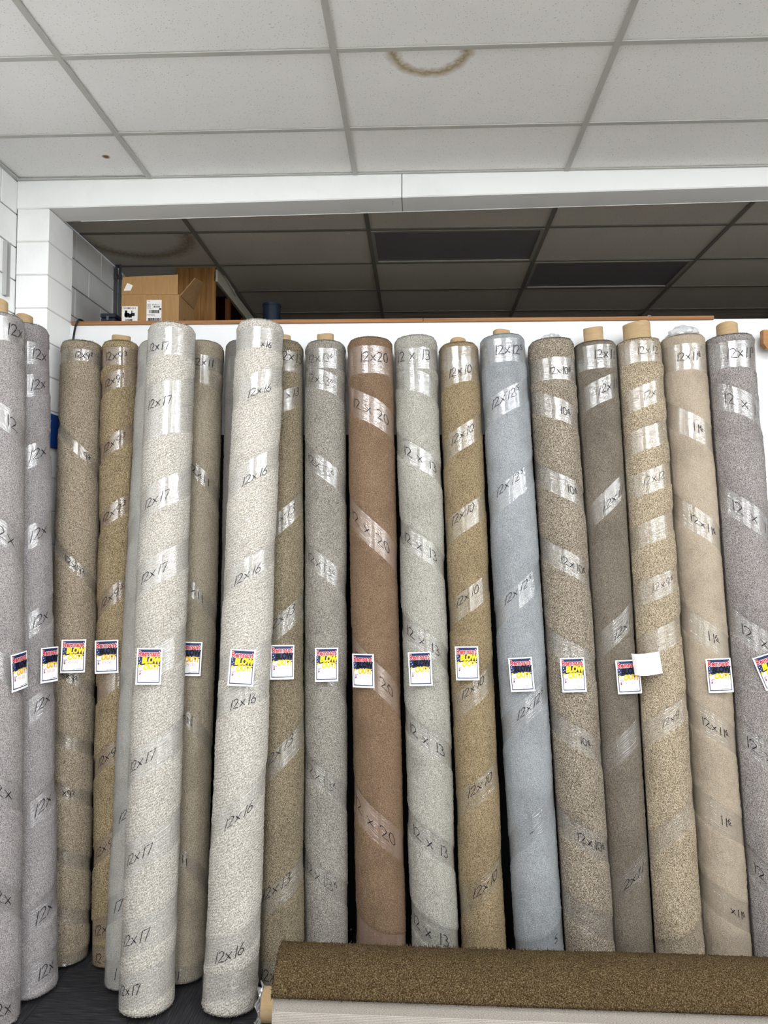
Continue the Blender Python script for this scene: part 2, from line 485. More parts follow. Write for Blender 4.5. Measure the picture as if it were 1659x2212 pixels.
def mat_carpet(name, dark, mid, light, scale=120, contrast=1.0, patch=0.12, ridge=0.0, bump=0.9):
    dark, mid, light = mute(dark), mute(mid), mute(light); scale *= 2.3
    m = new_mat(name, mid, 1.0, 0.03); t = NT(m)
    v = t.coords('Object', (1, 1, 0.8))
    if ridge:                                     # looped rows running up to the right
        nd = t.noise(v, 40, 2)
        tc = t.coords('Object', (1, 1, 1)); sx = t.n.new('ShaderNodeSeparateXYZ'); t.link(tc, sx.inputs[0])
        ph = t.math('SUBTRACT', t.math('MULTIPLY', sx.outputs[2], 420.0), t.math('MULTIPLY', sx.outputs[0], 230.0))
        rd = t.math('SINE', t.math('ADD', ph, t.math('MULTIPLY', nd, 13.0)))
    n = t.noise(v, scale, 2.0, 0.6, 0.25)
    f = t.math('ADD', t.math('MULTIPLY', t.math('SUBTRACT', n, 0.5), 1.75 * contrast), 0.5)
    if ridge: f = t.math('ADD', f, t.math('MULTIPLY', rd, 0.07 * ridge))
    c = t.ramp(f, [(0.22, lin(dark)), (0.40, lin(tuple((a + b) / 2 for a, b in zip(dark, mid)))), (0.54, lin(mid)), (0.78, lin(light))])
    n2 = t.noise(v, 5.5, 4, 0.6)
    c = t.mix(1.0, c, t.ramp(n2, [(0.32, g(1.0 - patch * 1.6)), (0.5, g(1.0 - patch * 0.4)), (0.68, g(1.0 + patch * 0.0))]), 'MULTIPLY')
    t.link(c, t.b.inputs['Base Color'])
    h = t.math('ADD', f, t.math('MULTIPLY', rd, 0.16 * ridge)) if ridge else f
    t.bump(h, bump * (0.6 if ridge else 1.0), 0.004)
    return m


def mat_film(name, haze, col):
    """Clear stretch wrap: mostly transparent, a little milky, glossy with wrinkles running along the band."""
    m = bpy.data.materials.new(name); m.use_nodes = True; T = m.node_tree; T.nodes.clear()
    t = NT.__new__(NT); t.t = T; t.n = T.nodes
    out = t.n.new('ShaderNodeOutputMaterial')
    uv = t.n.new('ShaderNodeTexCoord')
    def mp(sx, sy):
        p = t.n.new('ShaderNodeMapping'); p.inputs['Scale'].default_value = (sx, sy, 1); t.link(uv.outputs['UV'], p.inputs[0]); return p.outputs[0]
    a = t.noise(mp(9, 120), 1.0, 3, 0.6, 0.4); b = t.noise(mp(28, 28), 1.0, 2)
    h = t.math('ADD', a, t.math('MULTIPLY', b, 0.25))
    bu = t.add('ShaderNodeBump', i_Strength=1.0, i_Distance=0.0026); t.link(h, bu.inputs['Height'])
    tr = t.n.new('ShaderNodeBsdfTransparent'); df = t.n.new('ShaderNodeBsdfDiffuse'); gl = t.n.new('ShaderNodeBsdfGlossy')
    df.inputs['Color'].default_value = lin(tuple(0.92 * v for v in col)); gl.inputs['Roughness'].default_value = 0.12
    t.link(bu.outputs[0], gl.inputs['Normal'])
    lw = t.add('ShaderNodeLayerWeight', i_Blend=0.25)
    m1 = t.n.new('ShaderNodeMixShader'); m2 = t.n.new('ShaderNodeMixShader')
    hz = t.math('ADD', t.math('MULTIPLY', t.ramp(a, [(0.45, g(0)), (0.75, g(1))]), 0.10), haze)
    t.link(hz, m1.inputs[0]); t.link(tr.outputs[0], m1.inputs[1]); t.link(df.outputs[0], m1.inputs[2])
    t.link(t.math('ADD', t.math('MULTIPLY', t.math('POWER', lw.outputs['Facing'], 3.0), 0.22), 0.17), m2.inputs[0]); t.link(m1.outputs[0], m2.inputs[1]); t.link(gl.outputs[0], m2.inputs[2])
    t.link(m2.outputs[0], out.inputs['Surface'])
    return m


M_INK = new_mat('marker_ink', (18, 16, 26), 0.35, 0.4)
M_REDINK = new_mat('red_ink', (196, 62, 84), 0.6, 0.2)


def mat_core():
    m = new_mat('cardboard_tube', (190, 158, 114), 0.8, 0.15); t = NT(m)
    n = t.noise(t.coords('Object', (20, 20, 90)), 1.0, 4, 0.6)
    t.link(t.ramp(n, [(0.3, lin((168, 142, 107))), (0.7, lin((180, 155, 119)))]), t.b.inputs['Base Color']); t.bump(n, 0.15, 0.003); return m


M_CORE = mat_core()
M_COREIN = new_mat('tube_inside', (120, 92, 60), 0.9, 0.1)

# handwriting: strokes in a box 0.6 wide and 1 high
ARC = lambda cx, cy, rx, ry, a0, a1, n=8: [(cx + rx * math.cos(math.radians(a0 + (a1 - a0) * i / n)), cy + ry * math.sin(math.radians(a0 + (a1 - a0) * i / n))) for i in range(n + 1)]
GL = {
    '0': [ARC(.3, .5, .26, .48, 100, 460, 12)],
    '1': [[(.36, 1.02), (.24, -.04)]],
    '2': [ARC(.28, .74, .25, .25, 165, -35, 8) + [(.04, .03), (.30, .06), (.62, 0)]],
    '3': [ARC(.26, .75, .24, .24, 140, -80, 7) + ARC(.26, .26, .29, .27, 80, -140, 8)],
    '4': [[(.12, 1), (.04, .45), (.56, .5)], [(.44, .8), (.36, -.05)]],
    '5': [[(.56, 1), (.18, .98), (.12, .58)] + ARC(.24, .30, .30, .30, 95, -135, 8)],
    '6': [[(.46, 1.0), (.20, .62)] + ARC(.29, .27, .25, .27, 165, 520, 10)],
    '7': [[(.02, .95), (.58, 1.0), (.26, -.05)]],
    '8': [ARC(.3, .75, .2, .23, -90, 270, 10), ARC(.3, .26, .26, .27, 90, 450, 10)],
    '9': [ARC(.28, .72, .24, .26, 10, 370, 10) + [(.50, .6), (.34, -.05)]],
    'x': [[(.05, .68), (.55, .08)], [(.58, .72), (.02, .02)]],
    '-': [[(.05, .0), (.6, .02)]], '.': [[(.2, .02), (.3, .0)]],
}


def text_strokes(txt, sup_scale=0.55):
    """'12x9^3' -> strokes and advance width; ^ raises what follows, _ after it underlines."""
    out = []; x = 0; sc = 1; dy = 0
    for ch in txt:
        if ch == '^': sc, dy = sup_scale, 0.55; continue
        if ch == '_': out.append([(x - 0.45 * sc - .1, dy - .12), (x + .02, dy - .10)]); continue
        if ch == ' ': x += .45; continue
        for st in GL[ch]: out.append([(x + px * sc, dy + py * sc) for px, py in st])
        x += {'1': .46, 'x': .72, '.': .35}.get(ch, .72) * sc
    return out, x


def ribbons(strokes, wd, place, step=0.012):
    """Turn strokes (metres in a flat u, v plane) into quads of width wd, each vertex mapped by place(u, v)."""
    V, Fc = [], []
    for st in strokes:
        P = [np.array(st[0])]
        for q in st[1:]:
            q = np.array(q); d = np.linalg.norm(q - P[-1]); n = max(1, int(d / step)); p0 = P[-1]
            for i in range(1, n + 1): P.append(p0 + (q - p0) * i / n)
        base = len(V)
        for i, p in enumerate(P):
            t = P[min(i + 1, len(P) - 1)] - P[max(i - 1, 0)]; t = t / (np.linalg.norm(t) + 1e-9); nrm = np.array([-t[1], t[0]])
            ww = wd * (0.8 + 0.25 * math.sin(i * 1.7 + len(V)))
            for sgn in (-0.5, 0.5): V.append(place(*(p + nrm * ww * sgn)))
        for i in range(len(P) - 1): Fc.append((base + 2 * i, base + 2 * i + 1, base + 2 * i + 3, base + 2 * i + 2))
    return V, Fc


def smooth_noise(th, s, seed):
    r = np.random.default_rng(seed); o = np.zeros_like(th)
    for k in range(7):
        a = r.integers(1, 4); f = r.uniform(2.0, 11.0); p, q = r.uniform(0, 6.28, 2)
        o += np.sin(a * th + p) * np.sin(f * s + q) / (1 + 0.4 * k)
    return o / 2.2


class Roll:
    """One upright roll. th: angle from the side facing the camera, positive to the viewer's right; s: metres down from the top rim."""

    def __init__(R, spec):
        R.__dict__.update(spec)
        n = spec['tx'], spec['ty']
        R.r = r = spec['r']
        def away(p): h = np.array([p[0], p[1], 0.0]); return h / np.linalg.norm(h)
        base = at_z(R.bx, R.by, 0.0); base = base + r * 0.95 * away(base)
        top = at_y(R.tx, R.ty, R.yt - r * 0.9); top = top + r * 0.9 * away(top)
        base[2] = 0.0
        ax = top - base; ax /= np.linalg.norm(ax)
        tilt = math.sqrt(max(0, 1 - ax[2] ** 2))
        base = base + np.array([0, 0, r * tilt + 0.004])
        R.L = float(np.linalg.norm(top - base)); R.base, R.top = base, top
        ax = (top - base) / R.L
        bk = np.array([base[0] + top[0], base[1] + top[1], 0]) / 2; bk /= np.linalg.norm(bk)
        yv = bk - ax * bk.dot(ax); yv /= np.linalg.norm(yv); xv = np.cross(yv, ax)
        R.M = np.column_stack([xv, yv, ax])
        R.sgn = 1 if R.dir == 'R' else -1

    def world(R, p): return R.base + R.M @ np.asarray(p)

    def s_of_py(R, py, th=0.0):
        lo, hi = -0.3, R.L + 0.3
        for _ in range(40):
            mid = (lo + hi) / 2
            y = project(R.world((R.r * math.sin(th), -R.r * math.cos(th), R.L - mid)))[1]
            if y < py: lo = mid
            else: hi = mid
        return (lo + hi) / 2

    def px_half(R, s):
        a = project(R.world((-R.r, 0, R.L - s))); b = project(R.world((R.r, 0, R.L - s))); return (a[0] + b[0]) / 2, (b[0] - a[0]) / 2

    def setup(R):
        R.bs = [R.s_of_py(b[0]) for b in R.bands]
        # helix: turn k crosses the front at bs[k]; a level ring before it
        R.kn_t = np.array([-1.0] + [float(k) for k in range(len(R.bs))] + [len(R.bs) - 0.5])
        last = R.bs[-1] + 0.5 * (R.bs[-1] - R.bs[-2])
        R.kn_s = np.array([R.bs[0]] + R.bs + [min(last, R.L - 0.04)])

    def hel(R, t):
        """smooth monotone curve through the wrap's crossings"""
        x, y = R.kn_t, R.kn_s; h = np.diff(x); d = np.diff(y) / h; m = np.zeros_like(y)
        pos = (d[:-1] > 0) & (d[1:] > 0); m[1:-1][pos] = 2 / (1 / d[:-1][pos] + 1 / d[1:][pos]); m[-1] = d[-1]
        t = np.clip(t, x[0], x[-1]); i = np.clip(np.searchsorted(x, t, side='right') - 1, 0, len(h) - 1); u = (t - x[i]) / h[i]
        return (2 * u ** 3 - 3 * u ** 2 + 1) * y[i] + (u ** 3 - 2 * u ** 2 + u) * h[i] * m[i] + (3 * u ** 2 - 2 * u ** 3) * y[i + 1] + (u ** 3 - u ** 2) * h[i] * m[i + 1]

    def s_helix(R, th, k):
        """centre of band k at front angle th"""
        return R.hel(np.asarray(k + R.sgn * th / (2 * math.pi)))

    def mask(R, th, s):
        m = np.zeros_like(th)
        for k in range(-1, len(R.bs) + 1):
            t = k + R.sgn * th / (2 * math.pi)
            ok = (t >= R.kn_t[0]) & (t <= R.kn_t[-1])
            d = np.abs(s - R.hel(t)) / (R.bw / 2)
            m = np.maximum(m, np.where(ok, np.clip((1.08 - d) / 0.16, 0, 1), 0))
        return m * m * (3 - 2 * m)

    def limit(R, th, s):
        """soft rolls press flat where they meet a neighbour: farthest radius before the plane between the two axes"""
        th, s = np.broadcast_arrays(np.asarray(th, float), np.asarray(s, float)); out = np.full(th.shape, 9.0); ai = R.M[:, 2]
        for N in R.near:
            aj = N.M[:, 2]; p = R.base + ai * (R.L - s)[..., None]
            t = ((p - N.base) @ ai) / aj.dot(ai); d = N.base + aj * t[..., None] - p
            dx, dy = d @ R.M[:, 0], d @ R.M[:, 1]; D = np.hypot(dx, dy); c = (dx * np.sin(th) - dy * np.cos(th)) / D
            out = np.where((c > 0.2) & (t > -0.2) & (t < N.L + 0.2), np.minimum(out, D * R.r / (R.r + N.r) / np.maximum(c, 0.2)), out)
        return out

    def radius(R, th, s):
        return np.minimum(R.free_radius(th, s), R.limit(th, s) - 0.0062)

    def free_radius(R, th, s):
        end = np.clip(s / 0.034, 0, 1); end2 = np.clip((R.L - s) / 0.012, 0, 1)
        return R.r + 0.0035 * R.lump * smooth_noise(th, s, R.seed) - R.pinch * R.mask(th, s) - 0.016 * (1 - end) ** 2 - 0.006 * (1 - end2) ** 2

    def build(R, film_mats):
        root = empty('carpet_roll', tuple(R.base), R.label, 'carpet roll', 'upright wrapped carpet rolls')
        root.matrix_world = Matrix([list(R.M[i]) + [R.base[i]] for i in range(3)] + [[0, 0, 0, 1]])
        R.root = root
        # pile: finer towards the viewer
        nt, ns = 92, max(40, int(R.L / 0.0125))
        u = np.linspace(-1, 1, nt, endpoint=False); th1 = math.pi * (0.62 * u + 0.38 * u ** 3)
        s1 = np.linspace(0, R.L, ns)
        TH, S = np.meshgrid(th1, s1); mk = R.mask(TH, S)
        rad = R.radius(TH, S) + np.clip(rng.normal(0, 0.0013, TH.shape), -.003, .003) * (1 - 0.7 * mk)
        V = np.stack([rad * np.sin(TH), -rad * np.cos(TH), R.L - S], -1).reshape(-1, 3)
        Fc = []
        for i in range(ns - 1):
            for k in range(nt):
                k2 = (k + 1) % nt; Fc.append((i * nt + k, (i + 1) * nt + k, (i + 1) * nt + k2, i * nt + k2))
        V = V.tolist()
        # end faces: rings from the rim inwards, wound layers as shallow steps
        for e, (i0, z) in enumerate(((0, R.L), ((ns - 1) * nt, 0.0))):
            prev = [i0 + k for k in range(nt)]; sg = -1 if e == 0 else 1
            nr = 6
            for j in range(1, nr + 1):
                rr = R.r - 0.004 - (R.r - 0.004 - R.core) * j / nr; b = len(V); dz = sg * (0.004 if j % 2 else 0.0)
                for k in range(nt): V.append((rr * math.sin(th1[k]), -rr * math.cos(th1[k]), z + dz))
                for k in range(nt):
                    k2 = (k + 1) % nt; q = (prev[k], prev[k2], b + k2, b + k); Fc.append(q if e == 0 else q[::-1])
                prev = [b + k for k in range(nt)]
        # tufts standing off the pile
        n = R.tufts; a = rng.uniform(-2.0, 2.0, n); sv = rng.uniform(0, R.L, n)
        nr = 900; a[:nr] = rng.uniform(-2.4, 2.4, nr); sv[:nr] = rng.uniform(-0.001, 0.006, nr) ; sv[nr:nr + 200] = R.L - rng.uniform(0, 0.006, 200)
        keep = (R.mask(a, sv) < 0.3) & (R.limit(a, sv) > R.r + 0.016); a, sv = a[keep], sv[keep]; n = len(a)
        rim = np.minimum(sv, R.L - sv) < 0.012
        rr = R.radius(a, sv) - 0.002; h = rng.uniform(0.0025, 0.0055, n) * R.fuzz + rim * -0.0012; wd = rng.uniform(0.0014, 0.0026, n)
        sn, cs = np.sin(a), -np.cos(a); P = np.stack([rr * sn, rr * cs, R.L - sv], -1)
        N = np.stack([sn, cs, np.where(sv < 0.01, 0.9, 0) - np.where(R.L - sv < 0.01, 0.9, 0) - 0.15], -1) + rng.normal(0, 0.45, (n, 3))
        q = rng.normal(0, 1, (n, 3)); q /= np.linalg.norm(q, axis=1)[:, None]
        T = np.empty((n, 3, 3)); T[:, 0] = P - q * wd[:, None]; T[:, 1] = P + q * wd[:, None]; T[:, 2] = P + N * h[:, None]
        b = len(V); V += T.reshape(-1, 3).tolist(); Fc += [(b + 3 * i, b + 3 * i + 1, b + 3 * i + 2) for i in range(n)]
        pile = mesh_obj('pile', V, Fc, R.mat, root, True)
        # core tube
        if R.corez is not None:
            zt = R.L + R.corez; V, Fc = [], []; n = 28; ri = R.core - 0.006
            ring = [(R.core, -0.002), (R.core, zt), (ri, zt), (ri, zt - 0.5)]
            for j, (rr, z) in enumerate(ring):
                for k in range(n):
                    q = 2 * math.pi * k / n
                    zz = z + (0.004 * math.sin(2 * q + R.seed) if j in (1, 2) else 0)
                    V.append((rr * math.cos(q), rr * math.sin(q), zz))
            for j in range(3):
                for k in range(n):
                    k2 = (k + 1) % n; Fc.append((j * n + k, j * n + k2, (j + 1) * n + k2, (j + 1) * n + k))
            mesh_obj('cardboard_core', V, Fc, M_CORE, root, True)
        # stretch wrap: one long spiral band
        t0, t1 = R.kn_t[0], R.kn_t[-1]; nn = int((t1 - t0) * 52); nv = 5; V, UV, Fc = [], [], []
        tt = np.linspace(t0, t1, nn); along = 0.0; pp = None
        for i, t in enumerate(tt):
            th = R.sgn * (t * 2 * math.pi); sc = float(R.hel(np.asarray(t)))
            for j in range(nv):
                f = (j / (nv - 1) - 0.5); s = min(max(sc + f * R.bw, 0.004), R.L - 0.004)
                rr = R.r - R.pinch + 0.0035 * R.lump * float(smooth_noise(np.array([th]), np.array([s]), R.seed)[0])
                rr += 0.0032 + 0.0002 * t - 0.016 * (1 - min(1, s / 0.034)) ** 2
                rr = min(rr, float(R.limit(th, s)) - 0.0022)
                V.append((rr * math.sin(th), -rr * math.cos(th), R.L - s)); UV.append((t * 2 * math.pi * R.r, f * R.bw + 0.3 * math.floor(t)))
        for i in range(nn - 1):
            for j in range(nv - 1): q = (i * nv + j, i * nv + j + 1, (i + 1) * nv + j + 1, (i + 1) * nv + j); Fc.append(q if R.sgn > 0 else q[::-1])
        wrap = mesh_obj('plastic_wrap', V, Fc, film_mats, root, True, UV)
        # size written in black marker on the wrap
        for k, b in enumerate(R.bands):
            if len(b) < 3: continue
            txt, tx = b[1], b[2]; hgt = (b[3] if len(b) > 3 else R.th) * 0.82
            strokes, wtxt = text_strokes(txt)
            s_c = R.bs[k]
            ty = b[4] if len(b) > 4 else None
            for _ in range(3):
                xc, hw = R.px_half(s_c); thc = math.asin(max(-0.93, min(0.93, (tx - xc) / hw))); s_c = float(R.s_helix(thc, k))
                if ty: s_c = R.s_of_py(ty, thc)
            off = s_c - float(R.s_helix(thc, k))
            sl = R.sgn * (float(R.s_helix(0.3, k)) - float(R.s_helix(-0.3, k))) / (0.6 * R.r) * R.sgn if k > 0 else 0.0
            rot = -math.atan(sl) * 0.45 * (1 if True else 0); cr, sr = math.cos(rot), math.sin(rot)
            sz = hgt
            st2 = []
            for st in strokes:
                gx = np.mean([p[0] for p in st])
                st2.append([((px - wtxt / 2) * sz, (py - 0.5) * sz) for px, py in st])

            def place(uu, vv):
                th = thc + uu / R.r; so = float(R.s_helix(th, k)) + off if k > 0 else R.bs[0] + off
                lean = -vv * math.tan(-rot) * 0.5 / R.r
                th2 = th + lean
                s = so - vv
                rr = R.r - R.pinch + 0.0035 * R.lump * float(smooth_noise(np.array([th2]), np.array([s]), R.seed)[0]) + 0.0054
                return (rr * math.sin(th2), -rr * math.cos(th2), R.L - s)
            V, Fc = ribbons(st2, R.ink * 0.82, place)
            mesh_obj('size_marking', V, Fc, M_INK, wrap)
        return root


def spec(**k):
    d = dict(r=0.13, dir='L', yt=None, lump=1.0, pinch=0.006, bw=0.13, core=0.05, corez=None, tufts=5200, fuzz=1.0, th=0.062, ink=0.0058, haze=0.09, fcol=(200, 196, 190), seed=0)
    d.update(k)
    if d['yt'] is None: d['yt'] = PART_Y - d['r'] * 1.03 - 0.012
    return d


# each roll: rim apex (tx, ty), foot (bx, by), then where the wrap crosses its front and what is written there
ROLLS = [
 spec(key='A', label='grey-mauve speckled carpet roll cut off by the left picture edge, cardboard core on top', r=0.135, tx=-5, ty=676, bx=-22, by=2246, yt=3.74, dir='R', core=0.05, corez=0.095,
      cols=((112, 102, 100), (176, 168, 165), (200, 193, 190)), scale=125,
      bands=[(705, '12x', 34, .075), (890, '12', 24, .075), (1140, '2x', 14, .08), (1430,), (1700, '2x', 8, .075), (1930, '2x', 8, .075), (2185, '2x', 8, .07)]),
 spec(key='B', label='lilac-grey carpet roll second from the left edge, in front of the white block pilaster', r=0.129, tx=53, ty=700, bx=66, by=2172, yt=4.02, dir='L', core=0.046, corez=0.075,
      cols=((118, 110, 110), (168, 161, 160), (196, 190, 190)), scale=130, fcol=(205, 203, 205), haze=.13,
      bands=[(760, '12x', 86, .07), (835, '12x', 84, .07), (990, '12x', 82, .075), (1165, '12x', 84, .075), (1355, '12x', 88, .07), (1540, '12x', 92, .07), (1765, '12x', 94, .075), (1995, '12x', 96, .075), (2115, '12x', 100, .07)]),
 spec(key='C', label='tan and brown flecked carpet roll marked 12x9 with a raised 2, first beside the pilaster', r=0.121, tx=178, ty=737, bx=142, by=2098, dir='R', pinch=.007,
      cols=((106, 91, 70), (178, 161, 136), (206, 189, 164)), scale=115, fuzz=1.3, bw=.075, haze=.05,
      bands=[(766, '12x9^2', 180, .045), (972, '9^2', 188, .045), (1225, '12x9^2', 160, .05), (1466, '12x9^2', 146, .045), (1606,), (1716, 'x9^2', 148, .045), (1858,), (1978,), (2082,)]),
 spec(key='D', label='golden brown carpet roll marked 12x9 with a raised 3, tightly banded with brown-looking wrap', r=0.112, tx=262, ty=737, bx=243, by=2099, dir='L', core=0.055, corez=0.05, pinch=.009, lump=1.4,
      cols=((102, 82, 50), (176, 154, 115), (208, 186, 146)), scale=115, fuzz=1.3, bw=.115, haze=.42, fcol=(168, 146, 124),
      bands=[(768, '12x9^3', 247, .06), (816, '12x9^3', 243, .055), (948, '12x9^3', 243, .06), (1098, '12x9^3', 243, .06), (1278, '12x9^3', 238, .06), (1466,), (1622, '12x9', 228, .06), (1815, '12x9', 222, .06), (1998, '12x', 216, .065), (2068, '12', 212, .06)]),
 spec(key='E', label='plain pale grey carpet roll mostly hidden behind the cream roll marked 12x17', r=0.118, tx=343, ty=739, bx=275, by=2155, dir='L', pinch=.003,
      cols=((158, 154, 145), (192, 188, 178), (208, 204, 195)), scale=150, tufts=2500, fuzz=.6, haze=.16,
      bands=[(800,), (1100,), (1400,), (1740, '12', 266, .06), (1940, '17', 256, .065), (2098, '1', 250, .06)]),
 spec(key='F', label='cream looped carpet roll marked 12x17, standing forward, left one of the two cream rolls', r=0.133, tx=372, ty=699, bx=316, by=2213, yt=4.07, dir='L', pinch=.003,
      cols=((144, 135, 120), (194, 187, 175), (222, 216, 206)), scale=95, ridge=1.0, fuzz=1.0, bw=.16, haze=.13, fcol=(232, 230, 224), patch=.06,
      bands=[(735, '12x17', 340, .055, 750), (852, '12x17', 342, .06, 868), (905,), (1062, '12x17', 336, .06, 1078), (1222, '12x17', 331, .06, 1237), (1425,), (1628, '12x17', 305, .062, 1645), (1830, '12x17', 298, .062, 1848), (2012, '12x17', 292, .062, 2028), (2132, '12x17', 278, .055, 2140)]),
 spec(key='G', label='tan carpet roll marked 12x11 between the two forward cream rolls', r=0.119, tx=441, ty=738, bx=394, by=2140, dir='R', pinch=.004,
      cols=((122, 108, 84), (186, 171, 146), (208, 194, 170)), scale=150, fuzz=.7, haze=.07, bw=.09,
      bands=[(782, '12x11', 438, .055), (812,), (1025, '2x11', 432, .055), (1280, 'x11', 425, .055), (1562, 'x11', 403, .045), (1862, 'x11', 392, .05), (2108, '11', 381, .05)]),
 spec(key='H', label='grey-taupe carpet roll mostly hidden behind the cream roll marked 12x16', r=0.106, tx=526, ty=735, bx=506, by=2098, dir='L', pinch=.002,
      cols=((112, 106, 100), (142, 136, 129), (158, 152, 146)), scale=170, tufts=1500, fuzz=.5,
      bands=[(790,), (1100,), (1500,), (1900,)]),
 spec(key='I', label='cream looped carpet roll marked 12x16, standing forward, right one of the two cream rolls', r=0.134, tx=563, ty=693, bx=496, by=2212, yt=4.07, dir='L', pinch=.003,
      cols=((146, 137, 122), (196, 189, 177), (224, 218, 208)), scale=95, ridge=1.0, bw=.12, haze=.08, fcol=(232, 230, 224), patch=.06,
      bands=[(728, 'x16', 574, .04, 744), (825, '12x16', 560, .055, 842), (1012, '12x16', 550, .058, 1027), (1225, '12x16', 534, .06, 1240), (1430,), (1500, '12x16', 525, .058, 1515), (1745, '12x16', 516, .06, 1762), (2045, '12x16', 496, .062, 2062), (2130,)]),
 spec(key='J', label='olive brown flecked carpet roll marked 12x13, just right of the forward cream rolls', r=0.126, tx=610, ty=737, bx=604, by=2150, dir='L', core=0.05, corez=0.06, pinch=.004,
      cols=((82, 70, 49), (144, 130, 103), (182, 167, 139)), scale=125, bw=.13,
      bands=[(778, '12x13', 630, .068, 770), (868, 'x13', 634, .06, 848), (1125, 'x13', 622, .065, 1107), (1350, '2x13', 614, .065, 1330), (1636, '12x13', 603, .068, 1622), (1930, '12x13', 596, .068, 1918), (2105, '12x13', 592, .068)]),
 spec(key='K', label='grey-beige flecked carpet roll marked 12x13 with a raised 6, first beyond the olive roll', r=0.122, tx=703, ty=736, bx=703, by=2114, dir='R', core=0.05, corez=0.062, pinch=.004, lump=1.3,
      cols=((98, 90, 80), (164, 157, 144), (198, 191, 179)), scale=125, bw=.12, ink=.0038,
      bands=[(772, '12x13^6', 690, .06), (822, '12x13^6', 690, .06), (1015, '12x13^6', 690, .062), (1228, '12x13^6', 692, .062), (1448, '12', 674, .06), (1690, '12x13^6', 691, .07), (1905, '12x13^6', 691, .07)]),
 spec(key='L', label='chocolate brown carpet roll marked 12x20, the only warm brown upright roll', r=0.136, tx=799, ty=729, bx=824, by=2118, dir='R', pinch=.005,
      cols=((102, 75, 50), (148, 118, 91), (168, 139, 110)), scale=150, fuzz=.8, bw=.165, haze=.34, fcol=(176, 148, 128), patch=.14,
      bands=[(775, '12x20', 810, .07, 770), (885, '12 x 20', 800, .07), (1155, '12 x 20', 797, .075), (1462, '12 x 20', 805, .075), (1790, '12 x 20', 804, .08), (2050,)]),
 spec(key='M', label='pale ivory grey carpet roll marked 12x13, between the chocolate roll and a tan roll', r=0.128, tx=897, ty=725, bx=941, by=2120, dir='R', pinch=.006, lump=1.5,
      cols=((128, 123, 109), (188, 185, 171), (214, 211, 199)), scale=130, bw=.13, haze=.07,
      bands=[(772, '12 x 13', 892, .07, 766), (822,), (988, '12 x 13', 908, .065), (1182, '12 x 13', 907, .068), (1388, '12 x 13', 912, .065), (1602, '12 x 13', 920, .068), (1824, '12 x 13', 929, .07), (2022, '12 x 13', 926, .07)]),
 spec(key='N', label='camel tan carpet roll marked 12x10, left of the blue-grey roll', r=0.119, tx=990, ty=740, bx=1047, by=2122, dir='L', core=0.047, corez=0.045, pinch=.004,
      cols=((102, 80, 48), (166, 144, 107), (194, 172, 134)), scale=125, bw=.14, haze=.07, fcol=(205, 190, 160),
      bands=[(772,), (800, '12x10', 995, .06), (945, '12x10', 1000, .06, 937), (1120, '12x10', 1000, .06, 1110), (1296, '12x10', 1010, .058, 1287), (1500, '12x10', 1022, .058, 1486), (1712, '12x10', 1037, .062, 1697), (1925, '12x10', 1050, .065, 1912)]),
 spec(key='O', label='blue-grey carpet roll marked 12x12 with a raised 5', r=0.134, tx=1084, ty=722, bx=1168, by=2124, dir='L', core=0.05, corez=0.05, pinch=.004,
      cols=((128, 132, 135), (172, 176, 179), (194, 199, 202)), scale=150, fuzz=.7, bw=.14, haze=.06, fcol=(215, 218, 220),
      bands=[(755, '12x12^5', 1102, .065), (866, '12x12^5', 1092, .062, 857), (1058, '12x12^5', 1101, .06, 1043), (1290, '12x12^5', 1119, .06, 1276), (1538, '12x12^5', 1147, .06, 1524), (1790, '-', 1150, .05), (2060, '^5', 1200, .08)]),
 spec(key='P', label='dark brown and cream flecked carpet roll marked 12x10, right of the blue-grey roll', r=0.134, tx=1188, ty=731, bx=1276, by=2134, dir='R', pinch=.005, lump=1.2,
      cols=((78, 66, 52), (160, 146, 125), (208, 194, 173)), scale=110, fuzz=1.3, bw=.13, haze=.07,
      bands=[(795, '12x10^6_', 1212, .05, 800), (880, '10^6_', 1222, .055), (1046, '10^6_', 1236, .055), (1210, '12x10^6_', 1240, .055), (1410,), (1592, '10^6_', 1263, .05), (1810, '12x10^6_', 1278, .06), (1985,)]),
 spec(key='Q', label='taupe carpet roll marked 12x11, just left of the roll with the tallest core', r=0.127, tx=1283, ty=736, bx=1368, by=2114, dir='L', core=0.056, corez=0.1, pinch=.003,
      cols=((88, 77, 63), (136, 125, 109), (160, 148, 131)), scale=150, fuzz=.8, bw=.14, haze=.06,
      bands=[(770, '12x11', 1308, .06, 764), (848, '12x11', 1316, .06, 834), (1090, '12x11', 1326, .06, 1077), (1372, '12x1', 1346, .06, 1357), (1620,), (1905, '2x11', 1370, .06, 1895)]),
 spec(key='R', label='sandy speckled carpet roll with the tallest cardboard core and many pale wrap bands', r=0.131, tx=1377, ty=731, bx=1468, by=2134, yt=4.29, dir='L', core=0.077, corez=0.112, pinch=.006, lump=1.4,
      cols=((104, 86, 62), (188, 169, 138), (224, 206, 176)), scale=105, fuzz=1.2, bw=.13, haze=.13, fcol=(224, 210, 188), ink=.004,
      bands=[(757, '12x12', 1402, .055), (858, '12x', 1405, .055), (948,), (1042, '12x12', 1415, .055, 1032), (1150,), (1272, '12x9^6', 1433, .055, 1262), (1385,), (1565, '12x9', 1450, .05), (1800,), (2060,)]),
 spec(key='S', label='smooth beige carpet roll marked 12x11 with a raised 6, crumpled film on its top', r=0.126, tx=1472, ty=722, bx=1574, by=2122, dir='R', core=0.05, corez=-.01, pinch=.004,
      cols=((164, 145, 120), (198, 179, 154), (214, 196, 172)), scale=150, fuzz=.6, bw=.15, haze=.18, fcol=(205, 192, 172),
